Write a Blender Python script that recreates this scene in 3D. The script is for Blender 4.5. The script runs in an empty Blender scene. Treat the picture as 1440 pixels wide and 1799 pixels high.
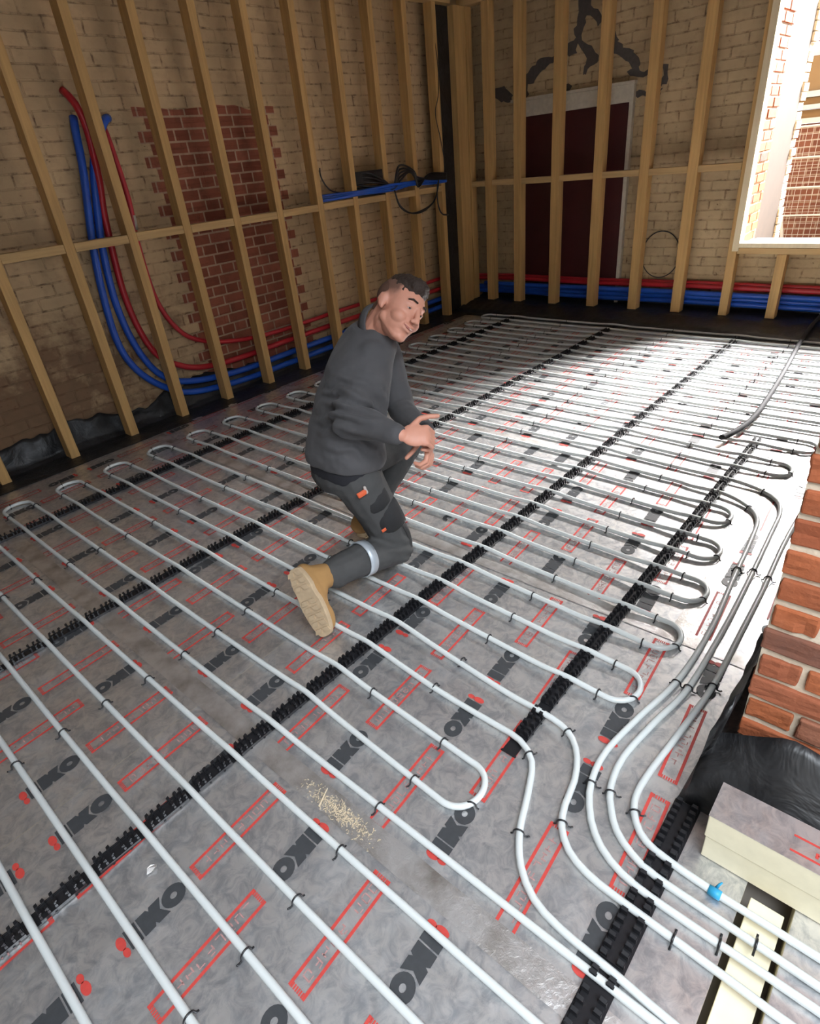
import bpy, bmesh, math, random
import numpy as np
from mathutils import Vector, Matrix, noise as mnoise

SC = bpy.context.scene
COL = SC.collection
random.seed(7)
V = Vector

# ------------------------------------------------------------------ camera
CAM = V((-0.61619, -1.31562, 1.53784))
yaw, pitch, roll = 0.765927, 0.529740, -0.107424
cf = V((math.cos(pitch)*math.cos(yaw), math.cos(pitch)*math.sin(yaw), -math.sin(pitch)))
r0 = V((math.sin(yaw), -math.cos(yaw), 0)); u0 = r0.cross(cf)
cr = math.cos(roll)*r0 + math.sin(roll)*u0
cu = -math.sin(roll)*r0 + math.cos(roll)*u0
cd = bpy.data.cameras.new('camera'); cam = bpy.data.objects.new('camera', cd); COL.objects.link(cam)
cd.sensor_fit = 'HORIZONTAL'; cd.sensor_width = 36.0; cd.lens = 36.0*1049.61/1440.0
cd.clip_start = 0.02; cd.clip_end = 200
m = Matrix.Identity(4)
for i in range(3):
    m[i][0] = cr[i]; m[i][1] = cu[i]; m[i][2] = -cf[i]; m[i][3] = CAM[i]
cam.matrix_world = m
SC.camera = cam

# ------------------------------------------------------------------ light and exposure
SC.view_settings.view_transform = 'Standard'
SC.view_settings.look = 'None'
SC.view_settings.gamma = 1.0
SC.view_settings.use_curve_mapping = False
SC.view_settings.exposure = 0.0
W = bpy.data.worlds.new('sky'); SC.world = W; W.use_nodes = True
W.node_tree.nodes['Background'].inputs[0].default_value = (0.80, 0.89, 1.0, 1)
W.node_tree.nodes['Background'].inputs[1].default_value = 2.2

def look_rot(d):
    return V(d).to_track_quat('-Z', 'Y').to_euler()
def lamp(name, kind, loc, target, energy, color, size=None, size_y=None):
    l = bpy.data.lights.new(name, kind); o = bpy.data.objects.new(name, l); COL.objects.link(o)
    o.location = loc; o.rotation_euler = look_rot(V(target)-V(loc))
    l.energy = energy; l.color = color
    if kind == 'AREA':
        l.shape = 'RECTANGLE'; l.size = size; l.size_y = size_y or size
    return o
sun = lamp('sun', 'SUN', (0, 6, 10), (5.0, 1.6, 3.0), 0.6, (1.0, 0.93, 0.85)); sun.data.angle = 0.02
lamp('window_daylight', 'AREA', (11.2, -1.7, 6.7), (3.9, 0.45, 0.4), 1400, (1.0, 0.97, 0.95), 3.0, 3.2).data.spread = math.radians(45)
lamp('doorway_daylight', 'AREA', (-1.1, -2.7, 3.5), (0.1, -0.5, 0.4), 235, (0.88, 0.94, 1.0), 2.4, 1.2)

# ------------------------------------------------------------------ helpers
class MB:
    """collects geometry that becomes one mesh object"""
    def __init__(s): s.v = []; s.f = []; s.mi = []
    def add(s, vs, fs, mi=0):
        n = len(s.v); s.v += [tuple(p) for p in vs]
        for f in fs: s.f.append(tuple(i+n for i in f)); s.mi.append(mi)
    def box(s, x0, x1, y0, y1, z0, z1, mi=0):
        s.add([(x0,y0,z0),(x1,y0,z0),(x1,y1,z0),(x0,y1,z0),(x0,y0,z1),(x1,y0,z1),(x1,y1,z1),(x0,y1,z1)],
              [(0,3,2,1),(4,5,6,7),(0,1,5,4),(1,2,6,5),(2,3,7,6),(3,0,4,7)], mi)
    def obox(s, c, ax, ay, az, mi=0):
        """oriented box: half-axis vectors"""
        c, ax, ay, az = V(c), V(ax), V(ay), V(az)
        vs = [c+i*ax+j*ay+k*az for k in (-1,1) for i, j in ((-1,-1),(1,-1),(1,1),(-1,1))]
        s.add(vs, [(0,3,2,1),(4,5,6,7),(0,1,5,4),(1,2,6,5),(2,3,7,6),(3,0,4,7)], mi)
    def tube(s, pts, r, n=10, mi=0, caps=True):
        pts = [V(p) for p in pts]; rs = r if isinstance(r, (list, tuple)) else [r]*len(pts)
        vs = []; up = V((0,0,1)); prev = None
        for i, p in enumerate(pts):
            t = (pts[min(i+1, len(pts)-1)]-pts[max(i-1, 0)]).normalized()
            if prev is None:
                a = up if abs(t.z) < 0.9 else V((1,0,0))
                nx = t.cross(a).normalized()
            else:
                nx = (prev - t*prev.dot(t)).normalized()
            prev = nx; ny = t.cross(nx)
            for k in range(n):
                an = 2*math.pi*k/n
                vs.append(p + rs[i]*(math.cos(an)*nx+math.sin(an)*ny))
        fs = []
        for i in range(len(pts)-1):
            for k in range(n):
                fs.append((i*n+k, i*n+(k+1) % n, (i+1)*n+(k+1) % n, (i+1)*n+k))
        if caps:
            fs.append(tuple(reversed(range(n)))); fs.append(tuple(range((len(pts)-1)*n, len(pts)*n)))
        s.add(vs, fs, mi)
    def rcone(s, p0, ra, p1, rb, n=14, k=5):
        p0, p1 = V(p0), V(p1); t = (p1-p0)
        L = t.length; t = t.normalized() if L > 1e-6 else V((0,0,1))
        pts = []; rs = []
        for i in range(k): a = math.pi/2*(1-i/k)*0.98; pts.append(p0-t*ra*math.sin(a)); rs.append(ra*math.cos(a))
        pts.append(p0); rs.append(ra); pts.append(p1); rs.append(rb)
        for i in range(1, k+1): a = math.pi/2*(i/k)*0.98; pts.append(p1+t*rb*math.sin(a)); rs.append(rb*math.cos(a))
        s.tube(pts, rs, n)
    def ell(s, c, ax, ay, az, n=20, m=12):
        c, ax, ay, az = V(c), V(ax), V(ay), V(az); vs = [c-az]; fs = []
        for i in range(1, m):
            ph = -math.pi/2+math.pi*i/m
            for k in range(n):
                th = 2*math.pi*k/n
                vs.append(c+math.cos(ph)*(math.cos(th)*ax+math.sin(th)*ay)+math.sin(ph)*az)
        vs.append(c+az); last = len(vs)-1
        for k in range(n):
            fs.append((0, 1+(k+1) % n, 1+k))
            for i in range(m-2):
                a = 1+i*n; fs.append((a+k, a+(k+1) % n, a+n+(k+1) % n, a+n+k))
            a = 1+(m-2)*n; fs.append((a+k, a+(k+1) % n, last))
        s.add(vs, fs)
    def loft(s, rings, n=28, p=2.4):
        """rings: (centre, half-axis a, half-axis b)"""
        vs = []; fs = []
        for c, a, b in rings:
            c, a, b = V(c), V(a), V(b)
            for k in range(n):
                th = 2*math.pi*k/n; ct, st = math.cos(th), math.sin(th)
                vs.append(c+a*math.copysign(abs(ct)**(2/p), ct)+b*math.copysign(abs(st)**(2/p), st))
        for i in range(len(rings)-1):
            for k in range(n):
                fs.append((i*n+k, i*n+(k+1) % n, (i+1)*n+(k+1) % n, (i+1)*n+k))
        fs.append(tuple(reversed(range(n)))); fs.append(tuple(range((len(rings)-1)*n, len(rings)*n)))
        s.add(vs, fs)
    def mesh(s, name, mats, off=(0,0,0), smooth=False):
        me = bpy.data.meshes.new(name); o = V(off)
        me.from_pydata([tuple(V(p)-o) for p in s.v], [], s.f)
        for mm in (mats if isinstance(mats, (list, tuple)) else [mats]): me.materials.append(mm)
        me.polygons.foreach_set('material_index', s.mi)
        if smooth: me.polygons.foreach_set('use_smooth', [True]*len(me.polygons))
        me.update(); return me
    def build(s, name, mats, parent=None, origin=None, smooth=False, bevel=0, keep0=False):
        if parent is not None: org = wloc(parent)
        elif origin is not None: org = V(origin)
        elif keep0: org = V((0,0,0))
        else:
            a = np.array(s.v); org = V(((a[:,0].min()+a[:,0].max())/2, (a[:,1].min()+a[:,1].max())/2, a[:,2].min()))
        o = bpy.data.objects.new(name, s.mesh(name, mats, org, smooth)); COL.objects.link(o)
        if parent is not None: o.parent = parent
        else: o.location = org
        if bevel:
            b = o.modifiers.new('bevel', 'BEVEL'); b.width = bevel; b.segments = 2; b.limit_method = 'ANGLE'
        return o
def wloc(o):
    p = V((0,0,0))
    while o is not None: p += o.location; o = o.parent
    return p
def empty(name, loc):
    o = bpy.data.objects.new(name, None); COL.objects.link(o); o.location = loc; o.empty_display_size = 0.1; return o
def tag(o, label=None, cat=None, group=None, kind=None):
    if label: o['label'] = label
    if cat: o['category'] = cat
    if group: o['group'] = group
    if kind: o['kind'] = kind
    return o
def catmull(P, step=0.02):
    P = [V(p) for p in P]; out = []
    Q = [2*P[0]-P[1]]+P+[2*P[-1]-P[-2]]
    for i in range(1, len(Q)-2):
        a, b, c, d = Q[i-1:i+3]; n = max(2, int((c-b).length/step))
        for k in range(n):
            t = k/n
            out.append(0.5*((2*b)+(c-a)*t+(2*a-5*b+4*c-d)*t*t+(3*b-a-3*c+d)*t**3))
    out.append(P[-1]); return out
def organic(name, mb, mat, parent, voxel, smooth=4, disp=None):
    """one continuous surface from overlapping volumes"""
    org = wloc(parent)
    tmp = bpy.data.objects.new('tmp', mb.mesh('tmp', mat, org)); COL.objects.link(tmp)
    rm = tmp.modifiers.new('r', 'REMESH'); rm.mode = 'VOXEL'; rm.voxel_size = voxel; rm.use_smooth_shade = True
    if smooth:
        sm = tmp.modifiers.new('s', 'SMOOTH'); sm.iterations = smooth; sm.factor = 0.5
    dg = bpy.context.evaluated_depsgraph_get()
    me = bpy.data.meshes.new_from_object(tmp.evaluated_get(dg)); me.name = name
    bpy.data.objects.remove(tmp)
    if disp:
        co = np.empty(len(me.vertices)*3); me.vertices.foreach_get('co', co); co = co.reshape(-1, 3)
        no = np.empty(len(me.vertices)*3); me.vertices.foreach_get('normal', no); no = no.reshape(-1, 3)
        d = np.array([disp(V(c)+org, V(q)) for c, q in zip(co, no)])
        me.vertices.foreach_set('co', (co+no*d[:,None]).ravel())
    me.materials.clear(); me.materials.append(mat)
    me.polygons.foreach_set('use_smooth', [True]*len(me.polygons)); me.update()
    o = bpy.data.objects.new(name, me); COL.objects.link(o); o.parent = parent
    return o
ONES = ['zeroth','first','second','third','fourth','fifth','sixth','seventh','eighth','ninth','tenth','eleventh','twelfth','thirteenth','fourteenth','fifteenth','sixteenth','seventeenth','eighteenth','nineteenth']
TENS = {20:'twenty',30:'thirty',40:'forty',50:'fifty'}
def ordw(n):
    if n < 20: return ONES[n]
    t = n//10*10
    if n == t: return TENS[t][:-1]+'ieth'
    return TENS[t]+'-'+ONES[n-t]

# ------------------------------------------------------------------ materials
class NT:
    def __init__(s, name):
        s.m = bpy.data.materials.new(name); s.m.use_nodes = True; s.t = s.m.node_tree
        s.b = s.t.nodes['Principled BSDF']; s.tc = s.n('ShaderNodeTexCoord')
    def n(s, kind, **kw):
        x = s.t.nodes.new(kind)
        for k, v in kw.items(): setattr(x, k, v)
        return x
    def L(s, a, b): s.t.links.new(a, b)
    def val(s, sock, v):
        if hasattr(v, 'is_output'): s.L(v, sock)
        else: sock.default_value = v
    def math(s, op, a, b=0.0, c=None, clamp=False):
        x = s.n('ShaderNodeMath', operation=op, use_clamp=clamp)
        s.val(x.inputs[0], a); s.val(x.inputs[1], b)
        if c is not None: s.val(x.inputs[2], c)
        return x.outputs[0]
    def mix(s, f, a, b, mode='MIX'):
        x = s.n('ShaderNodeMixRGB', blend_type=mode)
        s.val(x.inputs[0], f)
        for i, q in ((1, a), (2, b)):
            s.val(x.inputs[i], q if hasattr(q, 'is_output') else (*q, 1) if len(q) == 3 else q)
        return x.outputs[0]
    def ramp(s, f, stops):
        x = s.n('ShaderNodeValToRGB'); e = x.color_ramp.elements
        while len(e) < len(stops): e.new(0.5)
        for el, (p, c) in zip(e, stops):
            el.position = p; el.color = (*c, 1) if isinstance(c, tuple) else (c, c, c, 1)
        s.L(f, x.inputs[0]); return x.outputs[0]
    def noise(s, scale, detail=4, rough=0.55, vec=None, dist=0.0):
        x = s.n('ShaderNodeTexNoise'); x.inputs['Scale'].default_value = scale; x.inputs['Detail'].default_value = detail
        x.inputs['Roughness'].default_value = rough; x.inputs['Distortion'].default_value = dist
        s.L(vec if vec is not None else s.tc.outputs['Object'], x.inputs['Vector']); return x.outputs[0]
    def mapv(s, scale, rot=(0,0,0), src=None):
        x = s.n('ShaderNodeMapping'); x.inputs['Scale'].default_value = scale; x.inputs['Rotation'].default_value = rot
        s.L(src if src is not None else s.tc.outputs['Object'], x.inputs['Vector']); return x.outputs[0]
    def bump(s, h, strength=0.3, dist=0.01):
        x = s.n('ShaderNodeBump'); x.inputs['Strength'].default_value = strength; x.inputs['Distance'].default_value = dist
        s.L(h, x.inputs['Height']); s.L(x.outputs[0], s.b.inputs['Normal'])
    def col(s, c): s.val(s.b.inputs['Base Color'], c if hasattr(c, 'is_output') else (*c, 1))
    def set(s, rough=None, metal=None, spec=None, **kw):
        if rough is not None: s.val(s.b.inputs['Roughness'], rough)
        if metal is not None: s.val(s.b.inputs['Metallic'], metal)
        if spec is not None: s.val(s.b.inputs['Specular IOR Level'], spec)
        return s
def plain(name, c, rough=0.6, metal=0.0, var=0.12, scale=20, bump=0.0, spec=None):
    t = NT(name); f = t.noise(scale)
    t.col(t.mix(f, tuple(x*(1-var) for x in c), tuple(min(1, x*(1+var)) for x in c)))
    t.set(rough, metal, spec)
    if bump: t.bump(f, bump, 0.004)
    return t.m

def painted_brick(name, axis, cream, dark, infill=None, dirt=None):
    """old brickwork under worn limewash; axis picks the horizontal wall direction"""
    t = NT(name); sp = t.n('ShaderNodeSeparateXYZ'); t.L(t.tc.outputs['Object'], sp.inputs[0])
    H = sp.outputs[0 if axis == 'x' else 1]; Z = sp.outputs[2]
    cb = t.n('ShaderNodeCombineXYZ'); t.L(H, cb.inputs[0]); t.L(Z, cb.inputs[1]); P = cb.outputs[0]
    wob = t.noise(6, 3, vec=P); off = t.n('ShaderNodeVectorMath', operation='MULTIPLY_ADD')
    cw = t.n('ShaderNodeCombineXYZ'); t.L(wob, cw.inputs[0]); t.L(wob, cw.inputs[1])
    t.L(cw.outputs[0], off.inputs[0]); off.inputs[1].default_value = (0.018, 0.018, 0); t.L(P, off.inputs[2])
    br = t.n('ShaderNodeTexBrick'); t.L(off.outputs[0], br.inputs['Vector'])
    br.inputs['Scale'].default_value = 1; br.inputs['Brick Width'].default_value = 0.235; br.inputs['Row Height'].default_value = 0.077
    br.inputs['Mortar Size'].default_value = 0.007; br.inputs['Mortar Smooth'].default_value = 0.5; br.inputs['Bias'].default_value = 0
    br.inputs['Color1'].default_value = (0,0,0,1); br.inputs['Color2'].default_value = (1,1,1,1); br.inputs['Mortar'].default_value = (0.5,0.5,0.5,1)
    mort = br.outputs['Fac']; tone = br.outputs['Color']
    n1 = t.noise(2.2, 5, 0.6, P); n2 = t.noise(13, 5, 0.65, P); n3 = t.noise(40, 3, 0.6, P)
    base = t.mix(t.ramp(n1, [(0.35, 0.0), (0.68, 1.0)]), cream, tuple(x*0.72 for x in cream))
    base = t.mix(t.math('MULTIPLY', tone, 0.22), base, tuple(x*0.62 for x in cream))
    base = t.mix(t.math('MULTIPLY', t.ramp(n2, [(0.5, 0.0), (0.75, 1.0)]), 0.55), base, tuple(x*0.55 for x in cream))
    line = t.math('MULTIPLY', mort, t.ramp(n2, [(0.47, 0.06), (0.63, 0.8)]))
    base = t.mix(line, base, dark)
    pits = t.ramp(t.math('ADD', t.math('MULTIPLY', n2, 0.55), t.math('MULTIPLY', n3, 0.45)), [(0.62, 0.0), (0.67, 1.0)])
    base = t.mix(t.math('MULTIPLY', pits, 0.85), base, dark)
    if dirt:      # bare sooty brick low down on the wall
        h0, z0 = dirt
        a = t.math('SUBTRACT', z0, Z); a = t.math('MULTIPLY', a, 1.5)
        b = t.math('MULTIPLY', t.math('SUBTRACT', h0, H), 0.8)
        k = t.math('MINIMUM', a, t.math('ADD', b, 0.25))
        k = t.math('ADD', k, t.math('MULTIPLY', t.math('SUBTRACT', t.noise(5, 5, 0.65, P), 0.5), 2.2))
        k = t.ramp(k, [(0.1, 0.0), (0.65, 1.0)])
        base = t.mix(t.math('MULTIPLY', k, 0.8), base, t.mix(n2, (0.05, 0.028, 0.018), (0.22, 0.11, 0.06)))
    if infill:    # later red brick filling an old opening, toothed edge
        h0, h1, z1 = infill
        b2 = t.n('ShaderNodeTexBrick'); t.L(P, b2.inputs['Vector'])
        b2.inputs['Scale'].default_value = 1; b2.inputs['Brick Width'].default_value = 0.215; b2.inputs['Row Height'].default_value = 0.075
        b2.squash = 0.55; b2.squash_frequency = 2
        b2.inputs['Mortar Size'].default_value = 0.007; b2.inputs['Mortar Smooth'].default_value = 0.2
        b2.inputs['Color1'].default_value = (0.19, 0.055, 0.032, 1); b2.inputs['Color2'].default_value = (0.30, 0.10, 0.06, 1)
        b2.inputs['Mortar'].default_value = (0.40, 0.27, 0.18, 1)
        red = t.mix(t.math('MULTIPLY', t.ramp(n2, [(0.45, 0.0), (0.75, 1.0)]), 0.5), b2.outputs['Color'], (0.12, 0.05, 0.03))
        row = t.math('MODULO', t.math('FLOOR', t.math('DIVIDE', Z, 0.075)), 2.0)
        sh = t.math('MULTIPLY', row, 0.07)
        lo = t.math('GREATER_THAN', H, t.math('ADD', sh, h0)); hi = t.math('LESS_THAN', H, t.math('SUBTRACT', h1, sh))
        top = t.math('LESS_THAN', Z, t.math('ADD', t.math('MULTIPLY', t.noise(3, 1, 0.5, P), 0.12), z1-0.06))
        mk = t.math('MULTIPLY', t.math('MULTIPLY', lo, hi), top)
        base = t.mix(mk, base, red)
    t.col(base); t.set(0.9, 0, 0.2)
    hgt = t.math('ADD', t.math('MULTIPLY', t.math('SUBTRACT', 1.0, mort), 0.7), t.math('MULTIPLY', n2, 0.5))
    t.bump(t.math('SUBTRACT', hgt, t.math('MULTIPLY', pits, 0.5)), 0.6, 0.012)
    return t.m

def timber(name, c, along='z', dk=0.62):
    t = NT(name); s = {'z': (30, 30, 1.6), 'x': (1.6, 30, 30), 'y': (30, 1.6, 30)}[along]
    oi = t.n('ShaderNodeObjectInfo'); mv = t.mapv(s)
    ad = t.n('ShaderNodeVectorMath', operation='ADD'); t.L(mv, ad.inputs[0])
    sc = t.n('ShaderNodeMath', operation='MULTIPLY'); t.L(oi.outputs['Random'], sc.inputs[0]); sc.inputs[1].default_value = 37
    t.L(sc.outputs[0], ad.inputs[1])
    g = t.noise(1.0, 6, 0.6, ad.outputs[0], 0.6); k = t.noise(5, 2)
    a = t.mix(t.ramp(g, [(0.3, 0.0), (0.7, 1.0)]), c, tuple(x*dk for x in c))
    a = t.mix(t.math('MULTIPLY', oi.outputs['Random'], 0.35), a, tuple(x*0.7 for x in c))
    a = t.mix(t.ramp(k, [(0.72, 0.0), (0.76, 0.7)]), a, tuple(x*0.35 for x in c))
    t.col(a); t.set(0.65, 0, 0.3); t.bump(g, 0.15, 0.002); return t.m

def foil_mat():
    t = NT('foil_facing'); n1 = t.noise(3.5, 6, 0.65); n2 = t.noise(28, 5, 0.7); n3 = t.noise(9, 4, 0.6, dist=1.2)
    c = t.mix(t.ramp(n1, [(0.3, 0.0), (0.7, 1.0)]), (0.80, 0.79, 0.78), (0.70, 0.69, 0.68))
    c = t.mix(t.math('MULTIPLY', t.ramp(n3, [(0.5, 0.0), (0.72, 1.0)]), 0.35), c, (0.40, 0.42, 0.45))
    n4 = t.noise(24, 6, 0.7, dist=0.8)
    c = t.mix(t.math('MULTIPLY', t.ramp(n4, [(0.42, 0.0), (0.64, 1.0)]), 0.75), c, (0.36, 0.385, 0.42))
    dust = t.ramp(t.math('ADD', t.math('MULTIPLY', n1, 0.5), t.math('MULTIPLY', n3, 0.5)), [(0.5, 0.0), (0.68, 0.14)])
    t.col(c); t.val(t.b.inputs['Metallic'], t.math('SUBTRACT', 0.86, dust))
    t.val(t.b.inputs['Roughness'], t.math('ADD', t.math('MULTIPLY', n2, 0.16), t.math('ADD', 0.22, t.math('MULTIPLY', n1, 0.14))))
    t.bump(t.math('ADD', t.math('MULTIPLY', n2, 0.3), n3), 0.10, 0.006)
    return t.m
def tape_mat():
    t = NT('foil_tape'); n2 = t.noise(70, 4, 0.7, dist=1.5); n1 = t.noise(9, 4)
    t.col(t.mix(t.ramp(n1, [(0.4, 0.0), (0.7, 1.0)]), (0.76, 0.75, 0.74), (0.34, 0.31, 0.28)))
    t.set(t.math('ADD', 0.26, t.math('MULTIPLY', n1, 0.25)), 0.85); t.bump(n2, 0.30, 0.004); return t.m
def brick_pier_mat():
    t = NT('orange_brick'); g = t.n('ShaderNodeNewGeometry'); r = g.outputs['Random Per Island']; n = t.noise(18, 5, 0.65); n2 = t.noise(90, 3)
    c = t.ramp(r, [(0.0, (0.31, 0.085, 0.034)), (0.45, (0.36, 0.108, 0.042)), (0.72, (0.28, 0.078, 0.034)), (0.9, (0.30, 0.12, 0.07)), (0.97, (0.10, 0.05, 0.04))])
    c = t.mix(t.math('MULTIPLY', t.ramp(n, [(0.4, 0.0), (0.75, 1.0)]), 0.5), c, (0.26, 0.09, 0.045))
    t.col(c); t.set(0.85, 0, 0.25); t.bump(t.math('ADD', n, t.math('MULTIPLY', n2, 0.5)), 0.6, 0.005); return t.m
def plastic_sheet():
    t = NT('black_membrane'); n = t.noise(7, 4, 0.6, dist=1.0); n2 = t.noise(45, 3)
    t.col(t.mix(t.ramp(n, [(0.4, 0.0), (0.75, 1.0)]), (0.008, 0.008, 0.009), (0.026, 0.026, 0.027)))
    t.set(t.math('ADD', 0.32, t.math('MULTIPLY', n2, 0.25)), 0, 0.5); t.bump(n, 0.5, 0.02); return t.m

M = {}
M['wall_left'] = painted_brick('limewashed_brick_left', 'x', (0.56, 0.395, 0.225), (0.12, 0.065, 0.035), infill=(1.80, 2.98, 2.0), dirt=(1.5, 1.0))
M['wall_back'] = painted_brick('limewashed_brick_back', 'y', (0.58, 0.43, 0.25), (0.15, 0.085, 0.045))
M['wall_plain'] = plain('plastered_wall', (0.42, 0.37, 0.31), 0.9, scale=4)
M['ceiling'] = plain('pale_ceiling', (0.62, 0.64, 0.68), 0.9, scale=2)
M['slab'] = plain('concrete_slab', (0.20, 0.18, 0.16), 0.9, bump=0.2)
M['pine'] = timber('sawn_pine', (0.60, 0.365, 0.14))
M['pine_x'] = timber('sawn_pine_across', (0.60, 0.39, 0.17), 'x')
M['pine_y'] = timber('sawn_pine_side', (0.58, 0.38, 0.17), 'y')
M['pine_pale'] = timber('planed_pine', (0.78, 0.66, 0.44), 'z', 0.85)
M['foil'] = foil_mat()
M['tape'] = tape_mat()
M['foam'] = plain('cream_foam', (0.74, 0.68, 0.50), 0.75, var=0.10, scale=30, bump=0.1)
M['ink'] = plain('black_ink', (0.045, 0.048, 0.052), 0.42, var=0.3, scale=80)
M['faded_ink'] = plain('faded_red_ink', (0.38, 0.21, 0.20), 0.45, var=0.4, scale=120)
M['red_ink'] = plain('red_ink', (0.50, 0.055, 0.045), 0.45, var=0.25, scale=80)
M['pipe'] = plain('white_pipe', (0.60, 0.635, 0.63), 0.30, var=0.03, scale=6)
M['black_plastic'] = plain('black_plastic', (0.012, 0.012, 0.014), 0.32, var=0.2)
M['membrane'] = plastic_sheet()
M['blue'] = plain('blue_pipe', (0.012, 0.075, 0.42), 0.38, var=0.15, scale=8)
M['red'] = plain('red_pipe', (0.40, 0.014, 0.022), 0.38, var=0.15, scale=8)
M['maroon'] = plain('maroon_paint', (0.050, 0.009, 0.010), 0.42, var=0.25, scale=6)
M['white_paint'] = plain('chipped_white_paint', (0.52, 0.47, 0.38), 0.6, var=0.25, scale=25)
M['peel'] = plain('bare_grey_plaster', (0.085, 0.072, 0.065), 0.85, var=0.35, scale=40, bump=0.3)
M['orange_brick'] = brick_pier_mat()
M['mortar'] = plain('lime_mortar', (0.60, 0.51, 0.39), 0.95, var=0.25, scale=60, bump=0.6)
M['steel'] = plain('galvanised_steel', (0.55, 0.55, 0.53), 0.4, 0.8)

# ------------------------------------------------------------------ room shell
def struct(name, mb, mat, **kw):
    o = mb.build(name, mat, keep0=True, **kw); o['kind'] = 'structure'; return o
b = MB(); b.box(-2.8, 5.9, -5.0, 3.5, -0.22, -0.10); struct('floor', b, M['slab'])
b = MB(); b.box(-2.8, 5.85, 3.15, 3.45, -0.10, 3.5); struct('wall_left', b, M['wall_left'])
WY0, WY1, WZ0, WZ1 = -1.14, 0.235, 0.63, 2.75
b = MB()
b.box(5.55, 5.80, WY1, 3.15, -0.10, 3.5); b.box(5.55, 5.80, -5.0, WY0, -0.10, 3.5)
b.box(5.55, 5.80, WY0, WY1, -0.10, WZ0); b.box(5.55, 5.80, WY0, WY1, WZ1, 3.5)
wb = struct('wall_back', b, M['wall_back'])
b = MB(); b.box(1.12, 5.55, -1.45, -1.18, 0.0005, 3.5); b.box(-2.5, 1.12, -1.45, -1.20, 2.55, 3.5); b.box(-2.5, -1.5, -1.45, -1.20, -0.10, 2.55); struct('wall_right', b, M['wall_plain'])  # unseen header over the doorway, added to keep its daylight off the left wall
b = MB(); b.box(-2.8, -2.5, -5.0, 3.15, -0.10, 3.5); struct('wall_front', b, M['wall_plain'])
b = MB(); b.box(-2.8, 5.85, -1.45, 3.45, 3.5, 3.6); struct('ceiling', b, M['ceiling'])
# bare plaster showing where paint has fallen off the back wall
PEEL = [[(1.918,2.585),(1.90,2.68),(1.784,2.66),(1.793,2.55),(1.717,2.513),(1.684,2.415),(1.719,2.398),(1.766,2.46),(1.831,2.488),(1.839,2.434),(1.867,2.359),(1.841,2.29),(1.751,2.244),(1.693,2.182),(1.7,2.122),(1.781,2.109),(1.805,2.062),(1.85,2.059),(1.842,2.117),(1.812,2.167),(1.861,2.244),(1.908,2.293),(1.916,2.236),(1.983,2.221),(2.07,2.247),(2.145,2.203),(2.203,2.168),(2.306,2.139),(2.367,2.071),(2.43,2.057),(2.41,1.986),(2.494,1.917),(2.559,1.943),(2.539,2.025),(2.475,2.108),(2.399,2.178),(2.277,2.24),(2.128,2.252),(2.043,2.285),(1.988,2.33),(1.921,2.336),(1.947,2.404),(1.91,2.446)],
 [(1.58,2.343),(1.535,2.297),(1.52,2.247),(1.465,2.199),(1.382,2.179),(1.357,2.128),(1.303,2.081),(1.329,2.045),(1.305,2.001),(1.202,2.011),(1.183,1.977),(1.281,1.966),(1.4,1.99),(1.418,2.025),(1.369,2.042),(1.414,2.089),(1.478,2.122),(1.545,2.18),(1.582,2.241)],
 [(1.131,2.029),(1.074,2.024),(1.054,1.94),(1.067,1.89),(1.114,1.88),(1.129,1.93),(1.094,1.957)],
 [(1.351,1.861),(1.261,1.874),(1.236,1.83),(1.332,1.825)], [(1.151,1.861),(1.102,1.859),(1.116,1.816),(1.155,1.812)],
 [(2.819,2.083),(2.69,2.09),(2.592,2.008),(2.605,1.948),(2.726,1.953),(2.821,2.002)], [(2.032,2.014),(1.961,2.005),(1.953,1.961),(2.012,1.959)]]
def rough_outline(pl, amp=0.012):
    out = []
    for i in range(len(pl)):
        a, c = V((*pl[i], 0)), V((*pl[(i+1) % len(pl)], 0)); n = max(2, int((c-a).length/0.03))
        for k in range(n):
            q = a.lerp(c, k/n); out.append((q.x+random.uniform(-amp, amp), q.y+random.uniform(-amp, amp)))
    return out
for pl in PEEL:
    p2 = rough_outline(pl); n = len(p2)
    mb = MB(); mb.add([(5.547, y, z) for y, z in p2]+[(5.551, y, z) for y, z in p2],
                      [tuple(range(n))]+[(i, i+n, (i+1) % n+n, (i+1) % n) for i in range(n)])
    mb.build('peeled_patch', M['peel'], parent=wb)

# sealed maroon door in the back wall
d = empty('door_1', (5.52, 1.92, 0.0)); d['kind'] = 'structure'
b = MB(); b.box(5.525, 5.551, 1.36, 2.50, -0.05, 1.80); b.build('door_panel', M['maroon'], parent=d)
b = MB(); b.box(5.50, 5.551, 1.325, 1.362, -0.05, 1.95); b.build('door_frame', M['white_paint'], parent=d, bevel=0.004)
b = MB(); b.box(5.505, 5.551, 1.362, 2.56, 1.80, 1.93); b.box(5.49, 5.551, 1.32, 2.58, 1.93, 1.955); b.build('lintel_board', M['white_paint'], parent=d, bevel=0.003)

# window in the back wall: timber lining round a bare opening
w = empty('window_1', (5.55, (WY0+WY1)/2, WZ0)); w['kind'] = 'structure'
b = MB(); b.box(5.285, 5.40, 0.212, 0.262, 0.62, 2.72); b.build('window_lining', M['pine_pale'], parent=w)
b = MB(); b.box(5.285, 5.42, -1.13, 0.2115, 0.648, 0.682); b.build('window_sill', M['pine_pale'], parent=w)
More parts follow.
